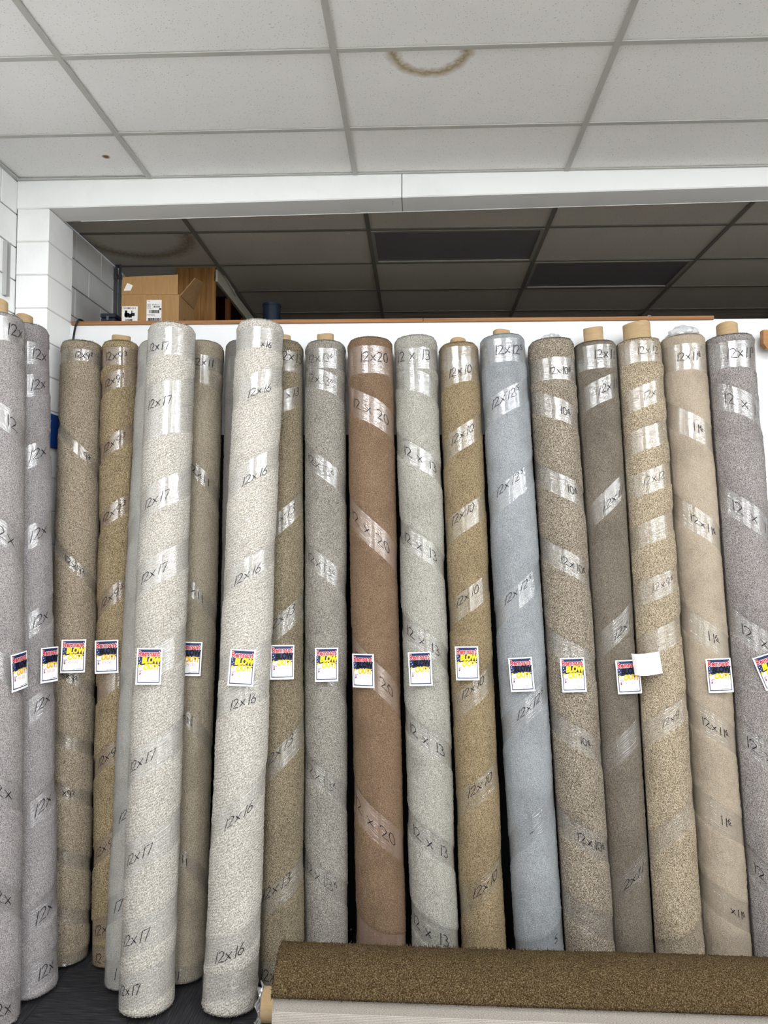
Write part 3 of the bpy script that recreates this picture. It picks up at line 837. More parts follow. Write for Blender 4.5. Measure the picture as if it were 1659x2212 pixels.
      bands=[(770, '12x11^6_', 1490, .055), (915, '11^6_', 1508, .06), (1122, '12x11^6_', 1520, .055), (1365, '11^6_', 1540, .065), (1566, '12x11^6_', 1545, .055), (1765, '11^6_', 1567, .06), (1955, 'x11^6_', 1594, .05)]),
 spec(key='T', label='grey and plum flecked carpet roll marked 12x11, last upright roll on the right', r=0.137, tx=1572, ty=722, bx=1680, by=2134, yt=4.285, dir='R', core=0.058, corez=0.088, pinch=.005, lump=1.3,
      cols=((98, 88, 88), (164, 155, 150), (200, 192, 187)), scale=125, bw=.15, haze=.07,
      bands=[(765, '12x11^3', 1604, .068, 762), (862, '12 x 11', 1608, .072), (1100, '12 x 11', 1628, .075), (1370, '12 x 11', 1648, .075), (1622, '12 x 11', 1660, .075), (1905, '12 x 11', 1676, .075)]),
]
RB = {}
for i, sp in enumerate(ROLLS):
    sp['seed'] = 11 + i
    d, m_, l_ = sp['cols']
    sp['mat'] = mat_carpet('carpet_' + sp['key'], d, m_, l_, sp['scale'], 1.0, sp.get('patch', .13), sp.get('ridge', 0))
    R = Roll(sp); R.setup(); RB[sp['key']] = R
ALL = list(RB.values())
for R in ALL:
    R.near = []
    for N in ALL:
        if N is R: continue
        q = np.linspace(0, 1, 30)[:, None]; A_, B_ = R.base + (R.top - R.base) * q, N.base + (N.top - N.base) * q
        if np.linalg.norm(A_[:, None] - B_[None], axis=2).min() < R.r + N.r + 0.05: R.near.append(N)
    R.build(mat_film('film_' + R.key, R.haze, R.fcol))
bpy.context.view_layer.update()

# ------------------------------------------------------------------ price tags
TW, TH_ = 0.128, 0.184


def bend(x, y, z):
    return (x, y, z - 1.1 * x * x - 0.25 * max(0, -y - 0.02) ** 2)


def grid_mesh(name, x0, x1, y0, y1, z, m, nx=8, ny=6, top=None, thick=0.0):
    V, Fc = [], []
    for j in range(ny + 1):
        for i in range(nx + 1):
            x = x0 + (x1 - x0) * i / nx; f = j / ny
            yt = y1 if top is None else top(x)
            V.append(bend(x, y0 + (yt - y0) * f, z))
    for j in range(ny):
        for i in range(nx):
            a = j * (nx + 1) + i; Fc.append((a, a + 1, a + nx + 2, a + nx + 1))
    if thick:
        n = len(V); V += [(x, y, zz - thick) for x, y, zz in V]; Fc += [tuple(n + k for k in f[::-1]) for f in Fc]
        edge = [i for i in range(nx + 1)] + [(j) * (nx + 1) + nx for j in range(1, ny + 1)] + [ny * (nx + 1) + i for i in range(nx - 1, -1, -1)] + [j * (nx + 1) for j in range(ny - 1, 0, -1)]
        for a, b in zip(edge, edge[1:] + edge[:1]): Fc.append((b, a, n + a, n + b))
    me = bpy.data.meshes.new(name); me.from_pydata(V, [], Fc); me.materials.append(m); return me


def font_mesh(name, txt, x0, x1, y0, y1, z, m, bold=0.02, skew=0.0, grow=0.0, arch=0.0):
    cu = bpy.data.curves.new(name, 'FONT'); cu.body = txt; cu.size = 1.0; cu.offset = bold; cu.resolution_u = 3
    o = bpy.data.objects.new(name, cu); C.objects.link(o)
    dg = bpy.context.evaluated_depsgraph_get(); me = bpy.data.meshes.new_from_object(o.evaluated_get(dg), depsgraph=dg)
    bpy.data.objects.remove(o); bpy.data.curves.remove(cu)
    n = len(me.vertices); co = np.empty(n * 3); me.vertices.foreach_get('co', co); co = co.reshape(-1, 3)
    lo, hi = co.min(0), co.max(0)
    u = (co[:, 0] - lo[0]) / (hi[0] - lo[0]); v = (co[:, 1] - lo[1]) / (hi[1] - lo[1])
    k = 1 + grow * (u - 0.5)
    X = x0 + (x1 - x0) * u + skew * v; Y = (y0 + y1) / 2 + (y1 - y0) * (v - 0.5) * k + arch * (1 - (2 * u - 1) ** 2)
    P = [bend(a, b, z) for a, b in zip(X, Y)]
    me.vertices.foreach_set('co', np.array(P).ravel()); me.materials.clear(); me.materials.append(m); me.name = name; me.update()
    return me


def merge(name, parts, m):
    V, Fc = [], []
    for v, f in parts:
        b = len(V); V += v; Fc += [tuple(b + i for i in q) for q in f]
    me = bpy.data.meshes.new(name); me.from_pydata(V, [], Fc); me.materials.append(m); return me


M_CARD = new_mat('white_card', (240, 240, 238), 0.5, 0.3)
M_NAVY = new_mat('navy_print', (18, 30, 76), 0.35, 0.4)
M_RED = new_mat('red_print', (172, 20, 36), 0.4, 0.4)
M_PLUM = new_mat('plum_print', (120, 24, 70), 0.4, 0.4)
M_YEL = new_mat('yellow_print', (250, 216, 20), 0.35, 0.4)
M_GOLD = new_mat('gold_print', (240, 188, 24), 0.35, 0.4)
M_ORANGE = new_mat('orange_print', (214, 140, 16), 0.4, 0.3)
M_BLK = new_mat('black_print_and_dark_foil', (9, 9, 12), 0.6, 0.2)
M_GREY = new_mat('grey_print', (130, 130, 135), 0.5, 0.3)


def yy(f): return TH_ / 2 - f * TH_
def xx(f): return -TW / 2 + f * TW


T_card = grid_mesh('card', -TW / 2, TW / 2, -TH_ / 2, TH_ / 2, 0, M_CARD, 8, 8, None, 0.0008)
T_navy = grid_mesh('navy_panel', xx(.055), xx(.945), yy(.945), yy(.035), .0006, M_NAVY, 8, 8)
T_white = grid_mesh('white_panel', xx(.085), xx(.915), yy(.918), yy(.5), .0011, M_CARD, 10, 4, lambda x: yy(.50) + 0.012 * (1 - (x / (TW * .45)) ** 2) - 0.002)
T_remo = font_mesh('lettering_outline', 'Remnant', xx(.055), xx(.945), yy(.237), yy(.063), .0011, M_CARD, 0.07)
T_rem = font_mesh('remnant_lettering', 'Remnant', xx(.07), xx(.93), yy(.230), yy(.070), .0016, M_RED, 0.035)
T_blow = {c: font_mesh('blow_lettering', 'BLOW', xx(.22), xx(.95), yy(.43), yy(.24), .0021, m, 0.05, 0.003, 0.12, 0.003) for c, m in (('y', M_YEL), ('k', M_BLK))}  # black set: the foil's dark reflection put into the letter colour
T_blowsh = font_mesh('lettering_shadow', 'BLOW', xx(.212), xx(.965), yy(.442), yy(.236), .0016, M_ORANGE, 0.075, 0.003, 0.12, 0.003)
T_out = {c: font_mesh('out_lettering', 'OUT!', xx(.28), xx(.86), yy(.60), yy(.445), .0021, m, 0.05, 0.002, -0.12, 0.004) for c, m in (('y', M_YEL), ('k', M_GOLD))}
T_outsh = font_mesh('lettering_shadow', 'OUT!', xx(.272), xx(.872), yy(.612), yy(.441), .0016, M_ORANGE, 0.075, 0.002, -0.12, 0.004)
T_sale = font_mesh('sale_lettering', 'Sale', xx(.11), xx(.28), yy(.625), yy(.585), .0016, M_PLUM, 0.02)
T_dol = font_mesh('dollar_sign', '$', xx(.12), xx(.205), yy(.735), yy(.63), .0016, M_PLUM, 0.03)
st = []
for cx, cy, ro in ((.13, .475, .0095),):
    v = [(xx(cx), yy(cy))] + [(xx(cx) + (ro if k % 2 == 0 else ro * .42) * math.sin(k * math.pi / 5), yy(cy) + (ro if k % 2 == 0 else ro * .42) * math.cos(k * math.pi / 5)) for k in range(10)]
    st.append(([bend(a, b, .0016) for a, b in v], [(0, 1 + (k + 1) % 10, 1 + k) for k in range(10)]))
T_star = merge('star', st, M_YEL)
st = []
for cx, cy, ro in ((.12, .30, .0028), (.17, .36, .0022), (.11, .39, .002), (.90, .45, .0026), (.12, .255, .0018), (.86, .265, .0016)):
    v = [(xx(cx) + ro * math.sin(k * math.pi / 4), yy(cy) + ro * math.cos(k * math.pi / 4)) for k in range(8)]
    st.append(([bend(a, b, .0016) for a, b in v], [tuple(range(7, -1, -1))]))
T_dots = merge('sparkles', st, new_mat('pale_blue_print', (190, 205, 240), 0.4))
st = []
for a, b, c in ((.11, .16, .905), (.5, .6, .895), (.62, .86, .885)):
    V = [bend(xx(q), yy(c + e), .0016) for q, e in ((a, .008), (b, .008), (b, -.006), (a, -.006))]; st.append((V, [(0, 1, 2, 3)]))
T_foot = merge('footer_marks', st, M_GREY)
T_pin = bpy.data.meshes.new('pin')
V, Fc = tube_mesh([(-0.006, TH_ / 2 - .005, .002), (0.006, TH_ / 2 - .004, .002)], .0008, 6); T_pin.from_pydata(V, [], Fc); T_pin.materials.append(new_mat('staple_steel', (170, 170, 172), .3, .5, 1.0))


def price_mesh(p):
    stx, wt = text_strokes(p); sz = 0.0165
    st2 = [[((a + .12 * b) * sz + xx(.27), b * sz + yy(.715)) for a, b in q] for q in stx]
    V, Fc = ribbons(st2, 0.0016, lambda a, b: bend(a, b, .0017), 0.004)
    me = bpy.data.meshes.new('price_handwriting'); me.from_pydata(V, [], Fc); me.materials.append(M_REDINK); return me


def frame_on_roll(R, px, py):
    s = R.s_of_py(py)
    for _ in range(3):
        xc, hw = R.px_half(s); th = math.asin(max(-0.95, min(0.95, (px - xc) / hw))); s = R.s_of_py(py, th)
    return th, s


def place_card(root, R, px, py, rotz=0.0, face=0.35, off=0.010, tilt=0.0):
    th, s = frame_on_roll(R, px, py)
    tn = th * (1 - face)
    n = R.M @ np.array([math.sin(tn), -math.cos(tn), 0]); up = R.M[:, 2]
    rgt = np.cross(up, n)
    q = Vector(n).to_3d(); p = R.world(((R.r + off) * math.sin(th), -(R.r + off) * math.cos(th), R.L - s))
    m = Matrix([[rgt[i], up[i], n[i], p[i]] for i in range(3)] + [[0, 0, 0, 1]])
    root.matrix_world = m @ Matrix.Rotation(tilt, 4, 'X') @ Matrix.Rotation(rotz, 4, 'Z')


def price_tag(R, px, py, price, c, label, rotz=0.0, face=0.35, tilt=0.03, off=0.024):
    t = empty('price_tag', (0, 0, 0), label, 'price tag', 'remnant sale price tags')
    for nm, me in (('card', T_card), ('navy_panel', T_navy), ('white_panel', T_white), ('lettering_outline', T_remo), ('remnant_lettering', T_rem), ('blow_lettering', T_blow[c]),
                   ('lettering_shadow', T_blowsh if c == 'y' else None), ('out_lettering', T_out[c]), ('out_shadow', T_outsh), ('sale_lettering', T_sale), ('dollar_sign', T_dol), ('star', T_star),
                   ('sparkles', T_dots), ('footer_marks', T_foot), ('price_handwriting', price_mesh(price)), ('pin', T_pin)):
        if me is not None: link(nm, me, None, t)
    place_card(t, R, px, py, rotz, face, off, tilt)
    return t


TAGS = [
 ('A', 34, 1450, '145.00', 'k', 'curled sale tag with BLOW lettering coloured as dark-reflecting foil, tilted, on the roll at the far left edge', 0.10, -0.15, .02),
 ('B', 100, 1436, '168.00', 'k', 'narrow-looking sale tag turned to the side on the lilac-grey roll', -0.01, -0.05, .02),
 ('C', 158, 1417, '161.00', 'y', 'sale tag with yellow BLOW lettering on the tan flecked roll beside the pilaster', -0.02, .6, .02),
 ('D', 234, 1418, '121.00', 'k', 'sale tag reading 121.00 with BLOW lettering coloured as dark-reflecting foil on the golden brown roll', 0.01, .4, .02),
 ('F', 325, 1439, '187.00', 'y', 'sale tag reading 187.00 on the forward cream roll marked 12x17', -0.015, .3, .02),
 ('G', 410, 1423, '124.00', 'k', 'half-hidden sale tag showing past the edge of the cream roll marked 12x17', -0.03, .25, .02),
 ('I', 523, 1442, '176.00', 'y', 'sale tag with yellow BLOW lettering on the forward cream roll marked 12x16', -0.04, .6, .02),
 ('J', 609, 1430, '135.00', 'k', 'sale tag with BLOW lettering coloured as dark-reflecting foil on the olive brown roll marked 12x13', -0.01, .5, .02),
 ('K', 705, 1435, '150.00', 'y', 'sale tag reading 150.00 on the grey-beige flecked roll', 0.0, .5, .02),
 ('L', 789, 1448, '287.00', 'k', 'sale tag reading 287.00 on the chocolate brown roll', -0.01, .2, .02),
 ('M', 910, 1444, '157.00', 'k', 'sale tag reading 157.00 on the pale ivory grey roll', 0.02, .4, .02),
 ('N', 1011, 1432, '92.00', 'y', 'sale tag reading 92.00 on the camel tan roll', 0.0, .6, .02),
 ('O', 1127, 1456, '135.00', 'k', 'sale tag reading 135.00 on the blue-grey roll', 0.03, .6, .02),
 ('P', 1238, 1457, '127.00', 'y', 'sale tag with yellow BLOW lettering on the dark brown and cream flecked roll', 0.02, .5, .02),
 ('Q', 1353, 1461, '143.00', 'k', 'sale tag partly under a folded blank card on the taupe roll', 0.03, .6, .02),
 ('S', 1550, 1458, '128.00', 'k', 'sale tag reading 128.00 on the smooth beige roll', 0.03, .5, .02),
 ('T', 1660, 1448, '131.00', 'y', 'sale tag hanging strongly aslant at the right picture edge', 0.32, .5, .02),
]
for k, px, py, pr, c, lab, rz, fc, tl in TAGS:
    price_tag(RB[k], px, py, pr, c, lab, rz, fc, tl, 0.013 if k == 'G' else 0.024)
# a tag folded over so that only its blank back shows
V, Fc = [], []; n = 14
for i in range(n + 1):
    f = i / n; a = 0.9 * f
    for j in (0, 1):
        yy_ = (-0.058 if j == 0 else 0.058) + 0.012 * f
        V.append((0.068 - 0.138 * f, yy_ - 0.006 * math.sin(a * 2), 0.012 + 0.075 * math.sin(f * 2.6) + 0.012 * f))
for i in range(n): Fc.append((2 * i, 2 * i + 2, 2 * i + 3, 2 * i + 1))
m_ = len(V); V += [(x, y, z - 0.0008) for x, y, z in V]; Fc += [tuple(m_ + q for q in f[::-1]) for f in Fc]
cb = mesh_obj('folded_card', V, Fc, M_CARD, None, True)
tag(cb, 'blank white card folded sideways on the sandy speckled roll, overlapping the tag to its left', 'price tag', 'remnant sale price tags')
place_card(cb, RB['R'], 1402, 1432, 0.10, .7, .004)

# ------------------------------------------------------------------ crumpled film on roll tops
M_FILM2 = mat_film('film_scrap', .30, (225, 225, 226))


def crumple(name, R, px, wd, hgt, label, seed, z0=0.0):
    r = np.random.default_rng(seed); bm = bmesh.new(); bmesh.ops.create_icosphere(bm, subdivisions=3, radius=1.0)
    for v in bm.verts:
        k = 1 + 0.35 * mnoise.noise(v.co * 2.3 + Vector((seed, 0, 0))) + 0.25 * mnoise.noise(v.co * 6 + Vector((0, seed, 0)))
        v.co = Vector((v.co.x * wd * k, v.co.y * wd * .7 * k, max(-0.1, v.co.z) * hgt * k))
    o = bm_obj(name, bm, M_FILM2)
    xc, hw = R.px_half(0); off = (px - xc) / hw * R.r
    p = R.world((off, -R.r * .25, R.L + z0 + 0.016)); o.matrix_world = Matrix([list(R.M[i]) + [p[i]] for i in range(3)] + [[0, 0, 0, 1]])
    tag(o, label, 'plastic film'); return o


crumple('plastic_scrap', RB['S'], 1475, .085, .05, 'crumpled clear film bunched on top of the smooth beige roll', 3)
crumple('plastic_scrap', RB['P'], 1190, .06, .028, 'small crumpled clear film on top of the dark brown and cream flecked roll', 5)

# ------------------------------------------------------------------ brown roll lying in front
def lying_roll():
    Rr, Yc = 0.222, 3.412
    xa = at_y(606, 2100, Yc)[0]; xb = xa + 3.66
    root = empty('carpet_roll', (xa, Yc, Rr), 'dark brown carpet roll lying across the floor in front, pale woven backing showing below', 'carpet roll', 'carpet roll on the floor')
    mb = new_mat('woven_backing', (188, 180, 170), 0.9, 0.1); t = NT(mb)
    tc = t.coords('UV', (1, 1, 1), False); sx = t.n.new('ShaderNodeSeparateXYZ'); t.link(tc, sx.inputs[0])
    rib = t.math('SINE', t.math('MULTIPLY', sx.outputs[1], 900.0)); n = t.noise(t.coords('UV', (140, 900, 1), False), 1.0, 3)
    edge_shade = t.math('GREATER_THAN', sx.outputs[1], 0.066)        # shade under the cut edge put into the backing colour, ribs left out
    rib = t.math('MULTIPLY', rib, t.math('SUBTRACT', 1.0, edge_shade)); f = t.math('ADD', t.math('MULTIPLY', rib, 0.13), t.math('SUBTRACT', n, t.math('MULTIPLY', edge_shade, 0.14)))
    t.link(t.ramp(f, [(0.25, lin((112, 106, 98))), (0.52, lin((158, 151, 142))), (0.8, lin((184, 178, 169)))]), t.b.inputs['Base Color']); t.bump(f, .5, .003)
    nx, na = 60, 72; V, Fc, UV = [], [], []
    for i in range(nx + 1):
        for k in range(na):
            a = 2 * math.pi * k / na - math.pi / 2; V.append((3.66 * i / nx, -(Rr - .024) * math.cos(a), (Rr - .024) * math.sin(a))); UV.append((3.66 * i / nx, a * Rr))
    for i in range(nx):
        for k in range(na):
            k2 = (k + 1) % na; Fc.append((i * na + k, i * na + k2, (i + 1) * na + k2, (i + 1) * na + k))
    for e, i in ((0, 0), (1, nx)):
        b = len(V)
        for k in range(na): a = 2 * math.pi * k / na - math.pi / 2; V.append((3.66 * i / nx, -.05 * math.cos(a), .05 * math.sin(a))); UV.append((0, 0))
        for k in range(na):
            k2 = (k + 1) % na; q = (i * na + k, b + k, b + k2, i * na + k2); Fc.append(q if e else q[::-1])
    mesh_obj('backing', V, Fc, mb, root, True, UV)
    # outermost turn, pile outwards, its cut edge facing the viewer
    mp = mat_carpet('carpet_brown', (48, 34, 15), (85, 67, 41), (122, 104, 71), 90, 1.0, .08)
    a0, a1 = math.radians(31), math.radians(185); ns, nl = 60, 300; L = 3.66
    A, X = np.meshgrid(np.linspace(a0, a1, ns), np.linspace(-.006, L, nl))
    rad = Rr + .006 * np.sin(X * 3.1 + A) * .6 + rng.normal(0, .0016, A.shape) - .006 * np.clip((a0 + .05 - A) / .05, 0, 1) ** 2
    V = np.stack([X, -rad * np.cos(A), rad * np.sin(A)], -1).reshape(-1, 3)
    Vb = np.stack([X, -(Rr - .021) * np.cos(A), (Rr - .021) * np.sin(A)], -1).reshape(-1, 3)
    nV = len(V); Fc = []
    for i in range(nl - 1):
        for k in range(ns - 1):
            q = (i * ns + k, (i + 1) * ns + k, (i + 1) * ns + k + 1, i * ns + k + 1); Fc.append(q)
    for i in range(nl - 1):
        Fc.append((i * ns, nV + i * ns, nV + (i + 1) * ns, (i + 1) * ns)); Fc.append((i * ns + ns - 1, (i + 1) * ns + ns - 1, nV + (i + 1) * ns + ns - 1, nV + i * ns + ns - 1))
    for k in range(ns - 1):
        Fc.append((k, k + 1, nV + k + 1, nV + k)); j = (nl - 1) * ns; Fc.append((j + k, nV + j + k, nV + j + k + 1, j + k + 1))
    n = 9000; a = rng.uniform(a0, a1 - .5, n); x = rng.uniform(-.004, L, n); a[:900] = rng.uniform(a0 - .01, a0 + .02, 900); x[900:1100] = rng.uniform(-.008, .002, 200)
    P = np.stack([x, -Rr * np.cos(a), Rr * np.sin(a)], -1); N = np.stack([np.where(x < .002, -.7, 0), -np.cos(a), np.sin(a)], -1) + rng.normal(0, .5, (n, 3))
    q = rng.normal(0, 1, (n, 3)); q /= np.linalg.norm(q, axis=1)[:, None]; T = np.empty((n, 3, 3))
    T[:, 0] = P - q * .0022; T[:, 1] = P + q * .0022; T[:, 2] = P + N * rng.uniform(.004, .010, n)[:, None]
    V = V.tolist() + Vb.tolist(); b = len(V); V += T.reshape(-1, 3).tolist(); Fc += [(b + 3 * i, b + 3 * i + 1, b + 3 * i + 2) for i in range(n)]
    mesh_obj('pile', V, Fc, mp, root, True)
    # core sticking out on the left
    V, Fc = [], []; n = 32
    for j, (rr, x) in enumerate(((.072, .3), (.072, -.078), (.065, -.078), (.065, .25))):
        for k in range(n): q = 2 * math.pi * k / n; V.append((x, rr * math.cos(q), rr * math.sin(q) - .032))
    for j in range(3):
        for k in range(n): k2 = (k + 1) % n; Fc.append((j * n + k, j * n + k2, (j + 1) * n + k2, (j + 1) * n + k))
    mesh_obj('cardboard_core', V, Fc, M_CORE, root, True)
    # torn film around the core
    V, Fc = [], []; n = 48
    for i in range(6):
        for k in range(n):
            q = 2 * math.pi * k / n; rr = .060 + .022 * i / 5 + (.010 * math.sin(5 * q + i * 2) + .006 * math.sin(11 * q + 3 * i)) * i / 5; x = -.074 - .022 * i / 5 + .010 * math.sin(7 * q + i) * i / 5
            V.append((x, rr * math.cos(q), rr * math.sin(q) - .032))
    for i in range(5):
        for k in range(n): k2 = (k + 1) % n; Fc.append((i * n + k, i * n + k2, (i + 1) * n + k2, (i + 1) * n + k))
    mesh_obj('torn_film', V, Fc, M_FILM2, root)


lying_roll()

# ------------------------------------------------------------------ loft contents
def mat_cardboard(name='cardboard', a=(160, 126, 86), b=(150, 117, 78)):
    m = new_mat(name, a, 0.85, 0.1); t = NT(m)
    n = t.noise(t.coords('Object', (60, 60, 8)), 1.0, 4); t.link(t.ramp(n, [(0.3, lin(b)), (0.65, lin(a))]), t.b.inputs['Base Color']); t.bump(n, .08, .002); return m


M_CB = mat_cardboard(); M_CBI = mat_cardboard('cardboard_inside', (160, 128, 90), (144, 113, 78))
M_LABEL = new_mat('paper_label', (226, 224, 220), 0.6, 0.2)
BY = 4.66; BZ = DECK + 0.013
p0 = at_y(262, 690, BY); p1 = at_y(386, 690, BY); ztop = at_y(386, 636, BY)[2]; zfl = at_y(320, 597, BY)[2]
bxw, bd, bh = p1[0] - p0[0], 0.34, ztop - BZ
root = empty('cardboard_box', (p0[0], BY, BZ), 'brown cardboard shipping box with open flaps and paper labels, on the loft edge', 'box')
th = 0.005
box_obj('front_panel', (0, 0, 0), (bxw, th, bh), M_CB, root); box_obj('rear_panel', (0, bd - th, 0), (bxw, bd, bh), M_CB, root)
box_obj('side_panel', (0, th, 0), (th, bd - th, bh), M_CB, root); box_obj('side_panel', (bxw - th, th, 0), (bxw, bd - th, bh), M_CB, root); box_obj('bottom_panel', (th, th, 0), (bxw - th, bd - th, th), M_CBI, root)


def flap(name, quad, m):
    V = [tuple(np.array(q) - np.array(root.location)) for q in quad]; nrm = (Vector(V[1]) - Vector(V[0])).cross(Vector(V[3]) - Vector(V[0])).normalized() * .004
    V += [tuple(Vector(v) + nrm) for v in V]
    return mesh_obj(name, V, [(0, 1, 2, 3), (7, 6, 5, 4), (0, 4, 5, 1), (1, 5, 6, 2), (2, 6, 7, 3), (3, 7, 4, 0)], m, root)


B0 = np.array(root.location); bx1 = B0[0] + bxw
flap('front_flap', [(B0[0], BY, ztop), (bx1 - .008, BY, ztop), (bx1 - .012, BY + .012, zfl + .012), (B0[0], BY + .012, zfl)], M_CB)
flap('side_flap', [(bx1, BY + .02, ztop), (bx1, BY + bd - .03, ztop), (bx1 + .085, BY + bd - .10, ztop + .165), (bx1 + .085, BY + .055, ztop + .13)], M_CBI)
flap('rear_flap', [(bx1 - .02, BY + bd, ztop), (B0[0] + .02, BY + bd, ztop), (B0[0] + .02, BY + bd + .06, ztop + .06), (bx1 - .02, BY + bd + .06, ztop + .06)], M_CBI)


def on_front(px, py): q = at_y(px, py, BY - .001); return q[0] - B0[0], q[2] - B0[2]


def decal(name, px0, py0, px1, py1, m, off=.0012, parent=None, rot=0):
    x0, z1 = on_front(px0, py0); x1, z0 = on_front(px1, py1); cx, cz = (x0 + x1) / 2, (z0 + z1) / 2; V = []
    for x, z in ((x0, z0), (x1, z0), (x1, z1), (x0, z1)):
        dx, dz = x - cx, z - cz; V.append((cx + dx * math.cos(rot) - dz * math.sin(rot), -off, cz + dx * math.sin(rot) + dz * math.cos(rot)))
    V += [(a, b + .0008, c) for a, b, c in V]
    return mesh_obj(name, V, [(0, 1, 2, 3), (7, 6, 5, 4), (0, 4, 5, 1), (1, 5, 6, 2), (2, 6, 7, 3), (3, 7, 4, 0)], m, parent or root)


def bars(name, px0, py0, px1, py1, m, parent, n, seed, off=.0022):
    r = random.Random(seed); V, Fc = [], []; x = px0; ww = (px1 - px0) / n
    for i in range(n):
        a = x + ww * i; b = a + ww * r.choice((.35, .55, .75))
        xa, z1 = on_front(a, py0); xb, z0 = on_front(b, py1); k = len(V)
        V += [(xa, -off, z0), (xb, -off, z0), (xb, -off, z1), (xa, -off, z1)]; Fc.append((k, k + 1, k + 2, k + 3))
    return mesh_obj(name, V, Fc, m, parent)


def text_on_front(name, txt, px0, py0, px1, py1, parent, m, off=.0022):
    me = font_mesh(name, txt, 0, 1, 0, 1, 0, m, .03); x0, z1 = on_front(px0, py0); x1, z0 = on_front(px1, py1)
    n = len(me.vertices); co = np.empty(n * 3); me.vertices.foreach_get('co', co); co = co.reshape(-1, 3)
    me.vertices.foreach_set('co', np.stack([x0 + (x1 - x0) * co[:, 0], np.full(n, -off), z0 + (z1 - z0) * co[:, 1]], -1).ravel()); me.update(); return link(name, me, m, parent)


a = decal('small_sticker', 270, 613, 283, 634, M_LABEL, rot=-.42); a.location.y += .0
lb = decal('hazard_label', 264, 662, 297, 695, M_LABEL)
bars('hatched_edge', 266, 664, 295, 667.5, new_mat('label_red_grey', (88, 74, 78), .6), lb, 9, 4)
pic = [(270, 671, 275, 683), (269, 676, 279, 684), (277, 678, 285, 686), (283, 676, 291, 683), (284, 671, 286, 676), (271, 683, 276, 686)]
V, Fc = [], []
for a, b, c, d in pic:
    x0, z1 = on_front(a, b); x1, z0 = on_front(c, d); k = len(V); V += [(x0, -.0022, z0), (x1, -.0022, z0), (x1, -.0022, z1), (x0, -.0022, z1)]; Fc.append((k, k + 1, k + 2, k + 3))
mesh_obj('battery_pictogram', V, Fc, M_BLK, lb)
text_on_front('hazard_code', 'UN3481', 271, 689, 287, 693.5, lb, M_BLK)
ls = decal('shipping_label', 317, 648, 348.5, 695, M_LABEL)
bars('barcode', 331, 661, 346, 664.5, M_BLK, ls, 8, 1); bars('barcode', 322, 670, 345, 676.5, M_BLK, ls, 16, 2); bars('barcode', 319, 687, 347, 694, M_BLK, ls, 18, 3)
bars('address_lines', 319, 650, 325, 651.4, M_GREY, ls, 2, 5); bars('address_lines', 329, 657, 346, 659.5, M_GREY, ls, 7, 6); bars('address_lines', 319, 656, 326, 665, M_GREY, ls, 3, 7)
bars('rule_line', 318, 666.8, 348, 667.4, M_GREY, ls, 1, 8); bars('rule_line', 318, 679, 348, 679.6, M_GREY, ls, 1, 9); bars('black_square', 344, 666, 350, 669.5, M_BLK, ls, 1, 10); bars('rule_line', 319, 681, 336, 682.4, M_GREY, ls, 5, 12)
# tape strip printed logo-less hand holes on the side panel
for dy, dz in ((.10, .07), (.10, .02)):
    box_obj('hand_slot', (bxw - .001, dy, dz), (bxw + .0012, dy + .05, dz + .04), new_mat('slot_shade', (112, 78, 44), .9), root, .0)

# second torn box just behind
b2 = empty('cardboard_box', (bx1 + .002, BY + .10, BZ), 'torn brown cardboard box tucked behind the labelled box on the loft edge', 'box')
q1 = at_y(444, 690, BY + .36); bw2 = q1[0] - (bx1 + .002)
b2.location = (bx1 + .012, BY + .36, BZ)
V = [(0, 0, 0), (bw2, 0, 0), (bw2, 0, .10), (bw2 * .72, 0, .16), (bw2 * .35, 0, .13), (0, 0, .17)]; n = len(V); V += [(x, .2, z) for x, y, z in V]
mesh_obj('torn_panel', V, [tuple(range(n)), tuple(range(2 * n - 1, n - 1, -1))] + [(i, n + i, n + (i + 1) % n, (i + 1) % n) for i in range(n)], M_CB, b2)
V = [(bw2 * .35, -.002, .075), (bw2 * .95, -.002, .06), (bw2 * .40, -.002, .095)]
mesh_obj('torn_hole', V, [(0, 1, 2)], new_mat('hole_shade', (38, 24, 16), .9), b2)

# shelving unit receding into the loft
M_WOOD = mat_ply('oak_veneer', (160, 116, 66), (118, 80, 42), (40, 40, 2.2))
M_WOODD = mat_ply('stained_timber', (112, 66, 34), (70, 40, 20), (40, 40, 3))
UY = 5.60; a = at_y(381, 600, UY); b = at_y(466, 600, UY); ux0, ux1 = a[0], b[0]; uz1 = at_y(420, 575, UY)[2]
su = empty('shelving_unit', (ux0, UY, DECK), 'tall wooden shelving unit with an oak veneer end panel standing in the loft', 'shelving unit'); uw = ux1 - ux0; uh = uz1 - DECK; ul = 1.7
box_obj('end_panel', (0, 0, 0), (uw, .02, uh), M_WOOD, su, .002)
box_obj('rear_panel', (0, .02, 0), (.012, ul, uh), M_WOODD, su); box_obj('far_panel', (.012, ul - .02, 0), (uw, ul, uh), M_WOODD, su)
box_obj('base_rail', (uw - .03, .02, 0), (uw, ul - .02, .07), M_WOODD, su)
for y in (.42, .95): box_obj('post', (uw - .035, y, .07), (uw, y + .05, uh - .09), M_WOODD, su)
box_obj('shelf', (.012, .02, .28), (uw - .04, ul - .02, .30), M_WOODD, su)
zr = at_y(463, 561, UY)[2] - DECK
box_obj('top_rail', (uw - .012, .0, uh - .125), (uw + .014, ul, min(zr, CEIL - DECK - .008)), new_mat('painted_rail', (196, 193, 178), .6, .2), su, .002)
box_obj('top_panel', (.012, .02, uh - .03), (uw - .012, ul - .02, uh - .012), M_WOODD, su)

